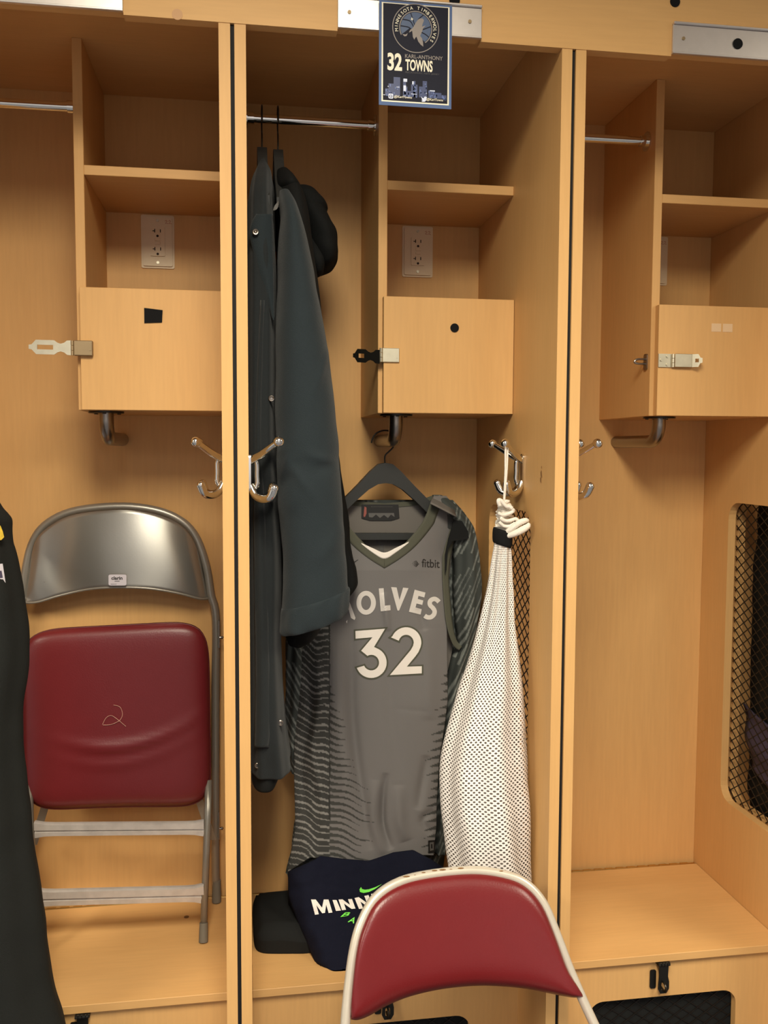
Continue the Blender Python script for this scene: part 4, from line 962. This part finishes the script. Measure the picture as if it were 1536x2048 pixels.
    for P, r in (([(1000, 1012), (997, 1004), (998, 1000), (1004, 1003), (1012, 1012), (1020, 1014), (1024, 1017)], .0042), ([(996, 1026), (1006, 1030), (1018, 1027), (1027, 1022), (1024, 1018)], .0036), ([(1000, 1036), (1012, 1042), (1024, 1040), (1032, 1038), (1038, 1044), (1042, 1046)], .0038), ([(998, 1044), (1008, 1052), (1020, 1052), (1030, 1046)], .0034)):
        G().tube([at(a, b, .122) for a, b in spline(P, 24)], r, 8).make('gathered_hem', M['cord'], t, True)
    # the folded tail sticking out to the right
    g = G(); g.tube([at(a, b, y) for a, b, y in spline([(1006, 1070, .13), (1022, 1058, .118), (1038, 1046, .112), (1052, 1041, .112), (1057, 1044, .113)], 30)], [.0042+.0022*math.sin(math.pi*i/29)-.003*(i/29)**6 for i in range(30)], 12)
    g.tube([at(a, b, y) for a, b, y in spline([(1012, 1073, .125), (1030, 1067, .113), (1044, 1060, .108), (1055, 1053, .108), (1058, 1046, .11)], 30)], [.0048+.0024*math.sin(math.pi*i/29)-.003*(i/29)**6 for i in range(30)], 12)
    g.make('mouth_tail', M['cord'], t, True)
    hy = .147
    for dx in (0, 1):
        P = [(1012+3.5*dx, 889, hy+.010*dx), (1011+4*dx, 905, hy+.004*dx), (1011+2.5*dx, 940, hy), (1009.5+1.2*dx, 975, hy), (1008+.4*dx, 1004, hy)]
        G().tube([at(*q) for q in spline(P, 40)], .0023, 8).make('draw_cord', M['cord'], t, True)
laundry_bag()

# ------------------------------------------------------------------ folded clothes on the middle bench
def folded(name, label, cat, Lf, Rt, prof, m, seed, nu=60, loc=(0, 0, 0)):
    """prof(s, k): k-th profile point (py, y) running from the front edge on the bench up and over to the back"""
def navy_shirt():
    t = thing('folded_shirt', 'folded navy shirt with white and lime lettering on the middle bench', 'shirt', (.27, .34, ZL))
    yN = lambda py: .362-(py-1720)/222*.155
    Lx = [(1700, 600), (1722, 598), (1745, 576), (1790, 578), (1840, 595), (1880, 612), (1930, 632), (1946, 642)]
    Rx_ = [(1700, 872), (1722, 884), (1745, 896), (1790, 905), (1880, 900), (1946, 890)]
    topE = [(570, 1748), (600, 1728), (625, 1713), (680, 1719), (737, 1723), (800, 1706), (850, 1701), (885, 1722), (910, 1745)]
    def sf(px, py, lift=0.):
        e = 0
        s = (px-lerp(Lx, py))/(lerp(Rx_, py)-lerp(Lx, py)); e = .03*max(0, 1-s*9)**2+.03*max(0, (s-.92)/.08)**2
        q = at(px, py, yN(py)+e)
        n_ = noise.noise(Vector((px*.02, py*.03, 3)))*.008+noise.noise(Vector((px*.05, py*.06, 7)))*.003
        return at(px, py, yN(py)+e-n_-lift)
    nu, nv = 70, 60; V = []
    for j in range(nv):
        for i in range(nu):
            u = i/(nu-1); v = j/(nv-1)
            px0 = 576+(905-576)*u; tp = lerp(topE, px0); py = 1946*(1-v)+tp*v
            px = lerp(Lx, py)+(lerp(Rx_, py)-lerp(Lx, py))*u; V.append(sf(px, py))
    zf = ZL+.0008
    top = V[(nv-1)*nu:]
    ex = []
    for k, (dy, f) in enumerate(((.004, 1.0), (.010, .97), (.016, .8), (.019, .4), (.02, 0))):
        ex += [Vector((p.x, p.y+dy, zf+(p.z-zf)*f)) for p in top]
    fro = []
    for (dy, dz) in ((.012, 0.0),): fro += [Vector((p.x, p.y+dy, zf)) for p in V[:nu]]
    allv = fro+V+ex
    allv = [Vector((p.x, min(p.y, .566), max(p.z, zf))) for p in allv]
    n2 = 1+nv+5; f = grid(nu, n2)
    f += [((n2-1)*nu+i, (n2-1)*nu+i+1, i+1, i) for i in range(nu-1)]
    f += [tuple(j*nu for j in range(n2))[::-1], tuple(j*nu+nu-1 for j in range(n2))]
    g = G(); g.add(allv, f); g.make('shirt_body', M['navy'], t, True)
    S = lambda u, v: sf(u, v, .0025)
    # MINNESOTA, letters shrinking towards the middle, and BASKETBALL below
    def quad(A, B, Cc, D):      # top-left, top-right, bottom-left, bottom-right
        return lambda u, v: S((A[0]*(1-u)+B[0]*u)*v+(Cc[0]*(1-u)+D[0]*u)*(1-v), (A[1]*(1-u)+B[1]*u)*v+(Cc[1]*(1-u)+D[1]*u)*(1-v))
    POLY = {'M': [(0, 0), (0, 1), (.27, 1), (.5, .42), (.73, 1), (1, 1), (1, 0), (.78, 0), (.78, .62), (.58, .04), (.42, .04), (.22, .62), (.22, 0)], 'N': [(0, 0), (0, 1), (.3, 1), (.7, .42), (.7, 1), (1, 1), (1, 0), (.72, 0), (.3, .6), (.3, 0)], 'I': [(0, 0), (0, 1), (1, 1), (1, 0)]}
    for ch, q in (('M', ((622, 1799), (657, 1799), (630, 1829.5), (665, 1825))), ('I', ((665, 1800), (673, 1800), (672, 1822), (682, 1821))), ('N', ((677, 1799), (704, 1798), (684, 1820.5), (711, 1817))), ('N', ((709, 1796), (737, 1790), (718, 1818), (746, 1815))), ('E', ((742, 1788), (760, 1784), (750, 1814), (770, 1811))), ('S', ((764, 1783), (784, 1779), (772, 1811), (792, 1808))), ('O', ((788, 1779), (812, 1776), (796, 1808), (820, 1806))), ('T', ((816, 1776), (836, 1774), (826, 1806), (846, 1804))), ('A', ((840, 1774), (866, 1772), (848, 1805), (874, 1803)))):
        (flat(G(), [POLY[ch]], quad(*q), .25) if ch in POLY else text(G(), ch, quad(*q), offset=.028)).make('printed_letter', M['white'], t)
    for ch, q in (('B', ((690, 1825), (704, 1824), (680.5, 1834), (696, 1832)), ), ('A', ((703, 1836), (714, 1833), (695, 1844), (708, 1847))), ('S', ((722, 1842), (733, 1840), (716, 1853), (727, 1853))), ('K', ((738, 1848), (750, 1846), (733, 1860), (746, 1860)))):
        text(G(), ch, quad(*q), offset=.015).make('printed_letter', M['green'], t)
    sw = [(722, 1774), (719, 1779), (720, 1784), (727, 1786), (738, 1784), (750, 1778), (764, 1768), (750, 1774.5), (738, 1778.5), (730, 1779.5), (724, 1778)]
    flat(G(), [sw], S, 6).make('swoosh_print', M['green'], t)
navy_shirt()
def black_bundle():
    t = thing('folded_trousers', 'folded black garment beside the navy shirt on the middle bench', 'clothes', (.10, .38, ZL))
    q = [at(505, 1775, .475), at(585, 1765, .475), at(645, 1911, .28), at(520, 1904, .297)]
    bm = bmesh.new(); bmesh.ops.create_cube(bm, size=2); bmesh.ops.subdivide_edges(bm, edges=list(bm.edges), cuts=14, use_grid_fill=True)
    for v in bm.verts:
        a, b, c = v.co; r = .16
        def sq(x): return math.copysign(1-(1-abs(x))**1.6 if abs(x) < 1 else 1, x)
        k = max(abs(a)**6+abs(b)**6, 1)**(-1/6); a2, b2 = a*k, b*k
        u, w_ = (a2+1)/2, (b2+1)/2
        x = (.029*(1-w_)+.026*w_)*(1-u)+(.17*(1-w_)+.155*w_)*u; y = (.295-.02*u)*(1-w_)+.49*w_
        edge = max(abs(a), abs(b)); h = .052*(1-.45*max(0, edge-.75)/.25)
        z = ZL+.0008+h*(c+1)/2+noise.noise(Vector((x*18, y*18, c)))*.006*(c+1)/2
        v.co = (x+(.004 if 0 else 0), y, z)
    g = G().bm(bm); g.make('cloth', M['lining'], t, True)
    pts = [(.029+.0008, .296, ZL+.02)]
black_bundle()

# ------------------------------------------------------------------ black coat hanging at the far left, and dark clothes behind the right vent
def black_coat():
    t = thing('black_coat', 'long black coat with gold lining at the far left edge', 'coat', (-.49, .09, .30))
    R = [(905, -105, -75), (960, -110, -40), (990, -118, -12), (1015, -124, 3), (1028, -126, 13), (1040, -128, 20), (1060, -130, 20.5), (1085, -132, 22), (1100, -133, 26), (1140, -135, 36), (1200, -136, 46), (1260, -137, 54), (1310, -138, 58), (1350, -138, 56), (1420, -138, 46), (1470, -138, 47), (1540, -138, 54), (1620, -138, 64), (1700, -138, 72), (1800, -138, 84), (1900, -138, 97), (1980, -138, 113), (2040, -138, 130), (2140, -138, 150)]
    rows = [(p, l, r, .085, .02+.045*min(1, max(0, (p-905)/130))) for p, l, r in R]
    loft('coat_body', rows, M['coat'], t, 140, 60, .003, 7, 2.2, .006, 6, 41)
    xr = lambda p, d: at(p, d, .02)
    front = lambda py: .085-(.02+.045*min(1, (py-905)/130))
    fn = lambda u, v, d: at(u, v, front(v)+.030*max(0, (u+55)/70)**2*1.0-.004)+Vector((0, d, 0))
    def sheet(name, P, m, par, lift=0., cell=6):
        return flat(G(), [P], lambda u, v: fn(u, v, 0)+Vector((0, -.002-lift, 0)), cell).make(name, m, par)
    sheet('gold_lining', [(-30, 1046), (-6, 1044), (2, 1052), (6, 1062), (9, 1074), (3, 1080), (-6, 1080), (-30, 1084)], M['yellow'], t)
    k = sheet('paper_tag', [(-32, 1130), (6, 1127), (13, 1174), (4, 1180), (-28, 1188)], M['tagpaper'], t)
    sheet('tag_print', [(-24, 1143), (4, 1141), (6.5, 1155), (-22, 1158)], M['purple'], k, .0006)
    sheet('tag_foot', [(-28, 1188), (4, 1181), (14, 1174), (14, 1192), (4, 1200), (1, 1206), (-26, 1210)], M['purple'], k, .0003)
    g = G(); p = at(-96, 905, .085); g.tube([p+Vector((-.006, 0, 0)), p+Vector((-.02, .02, .03)), p+Vector((-.03, .02, .02)), p+Vector((-.02, .0, -.02))], .003, 8); g.make('hanging_loop', M['coat'], t, True)
black_coat()
def behind_vent():
    t = thing('dark_jacket', 'dark jacket hanging behind the wire vent of the right locker', 'jacket', (1.36, .30, .6))
    def ring(z, x0, x1, y0, y1): return z, x0, x1, y0, y1
    V = []; n = 40; rows = [(1.55, 1.33, 1.35, .28, .32), (1.50, 1.29, 1.40, .20, .44), (1.44, 1.275, 1.43, .12, .50), (1.2, 1.265, 1.45, .08, .52), (.9, 1.262, 1.46, .07, .52), (.7, 1.262, 1.46, .07, .51), (.58, 1.27, 1.45, .08, .50)]
    R = spline(rows, 60)
    for z, x0, x1, y0, y1 in R:
        for i in range(n):
            a = 2*math.pi*i/n; ca, sa = math.cos(a), math.sin(a); ex = math.copysign(abs(ca)**.7, ca); ey = math.copysign(abs(sa)**.7, sa)
            q = Vector(((x0+x1)/2+(x1-x0)/2*ex, (y0+y1)/2+(y1-y0)/2*ey, z)); q.x += noise.noise(q*14)*.008; V.append(q)
    g = G(); g.add(V, [(j*n+i, j*n+(i+1) % n, (j+1)*n+(i+1) % n, (j+1)*n+i) for j in range(59) for i in range(n)]+[tuple(range(n)), tuple(range(59*n, 60*n))[::-1]])
    g.make('jacket_body', M['coat'], t, True)
    g = G(); V = []
    for j in range(20):
        for i in range(8):
            v, u = j/19, i/7; V.append(Vector((1.256-.006*math.sin(math.pi*u)+.006*math.sin(v*9), .30+.16*u*(1-.3*v), .87-.15*v+.03*u)))
    g.add(V, grid(8, 20)); o = g.make('purple_panel', M['purple'], t, True)
    md = o.modifiers.new('thickness', 'SOLIDIFY'); md.thickness = .004
    G().tube(spline([(1.34, .30, 1.545), (1.34, .325, 1.9), (1.34, .345, 2.20), (1.34, .33, 2.236), (1.34, .312, 2.22)], 30), .0018, 8).make('hanger_wire', M['darkmetal'], t, True)
behind_vent()
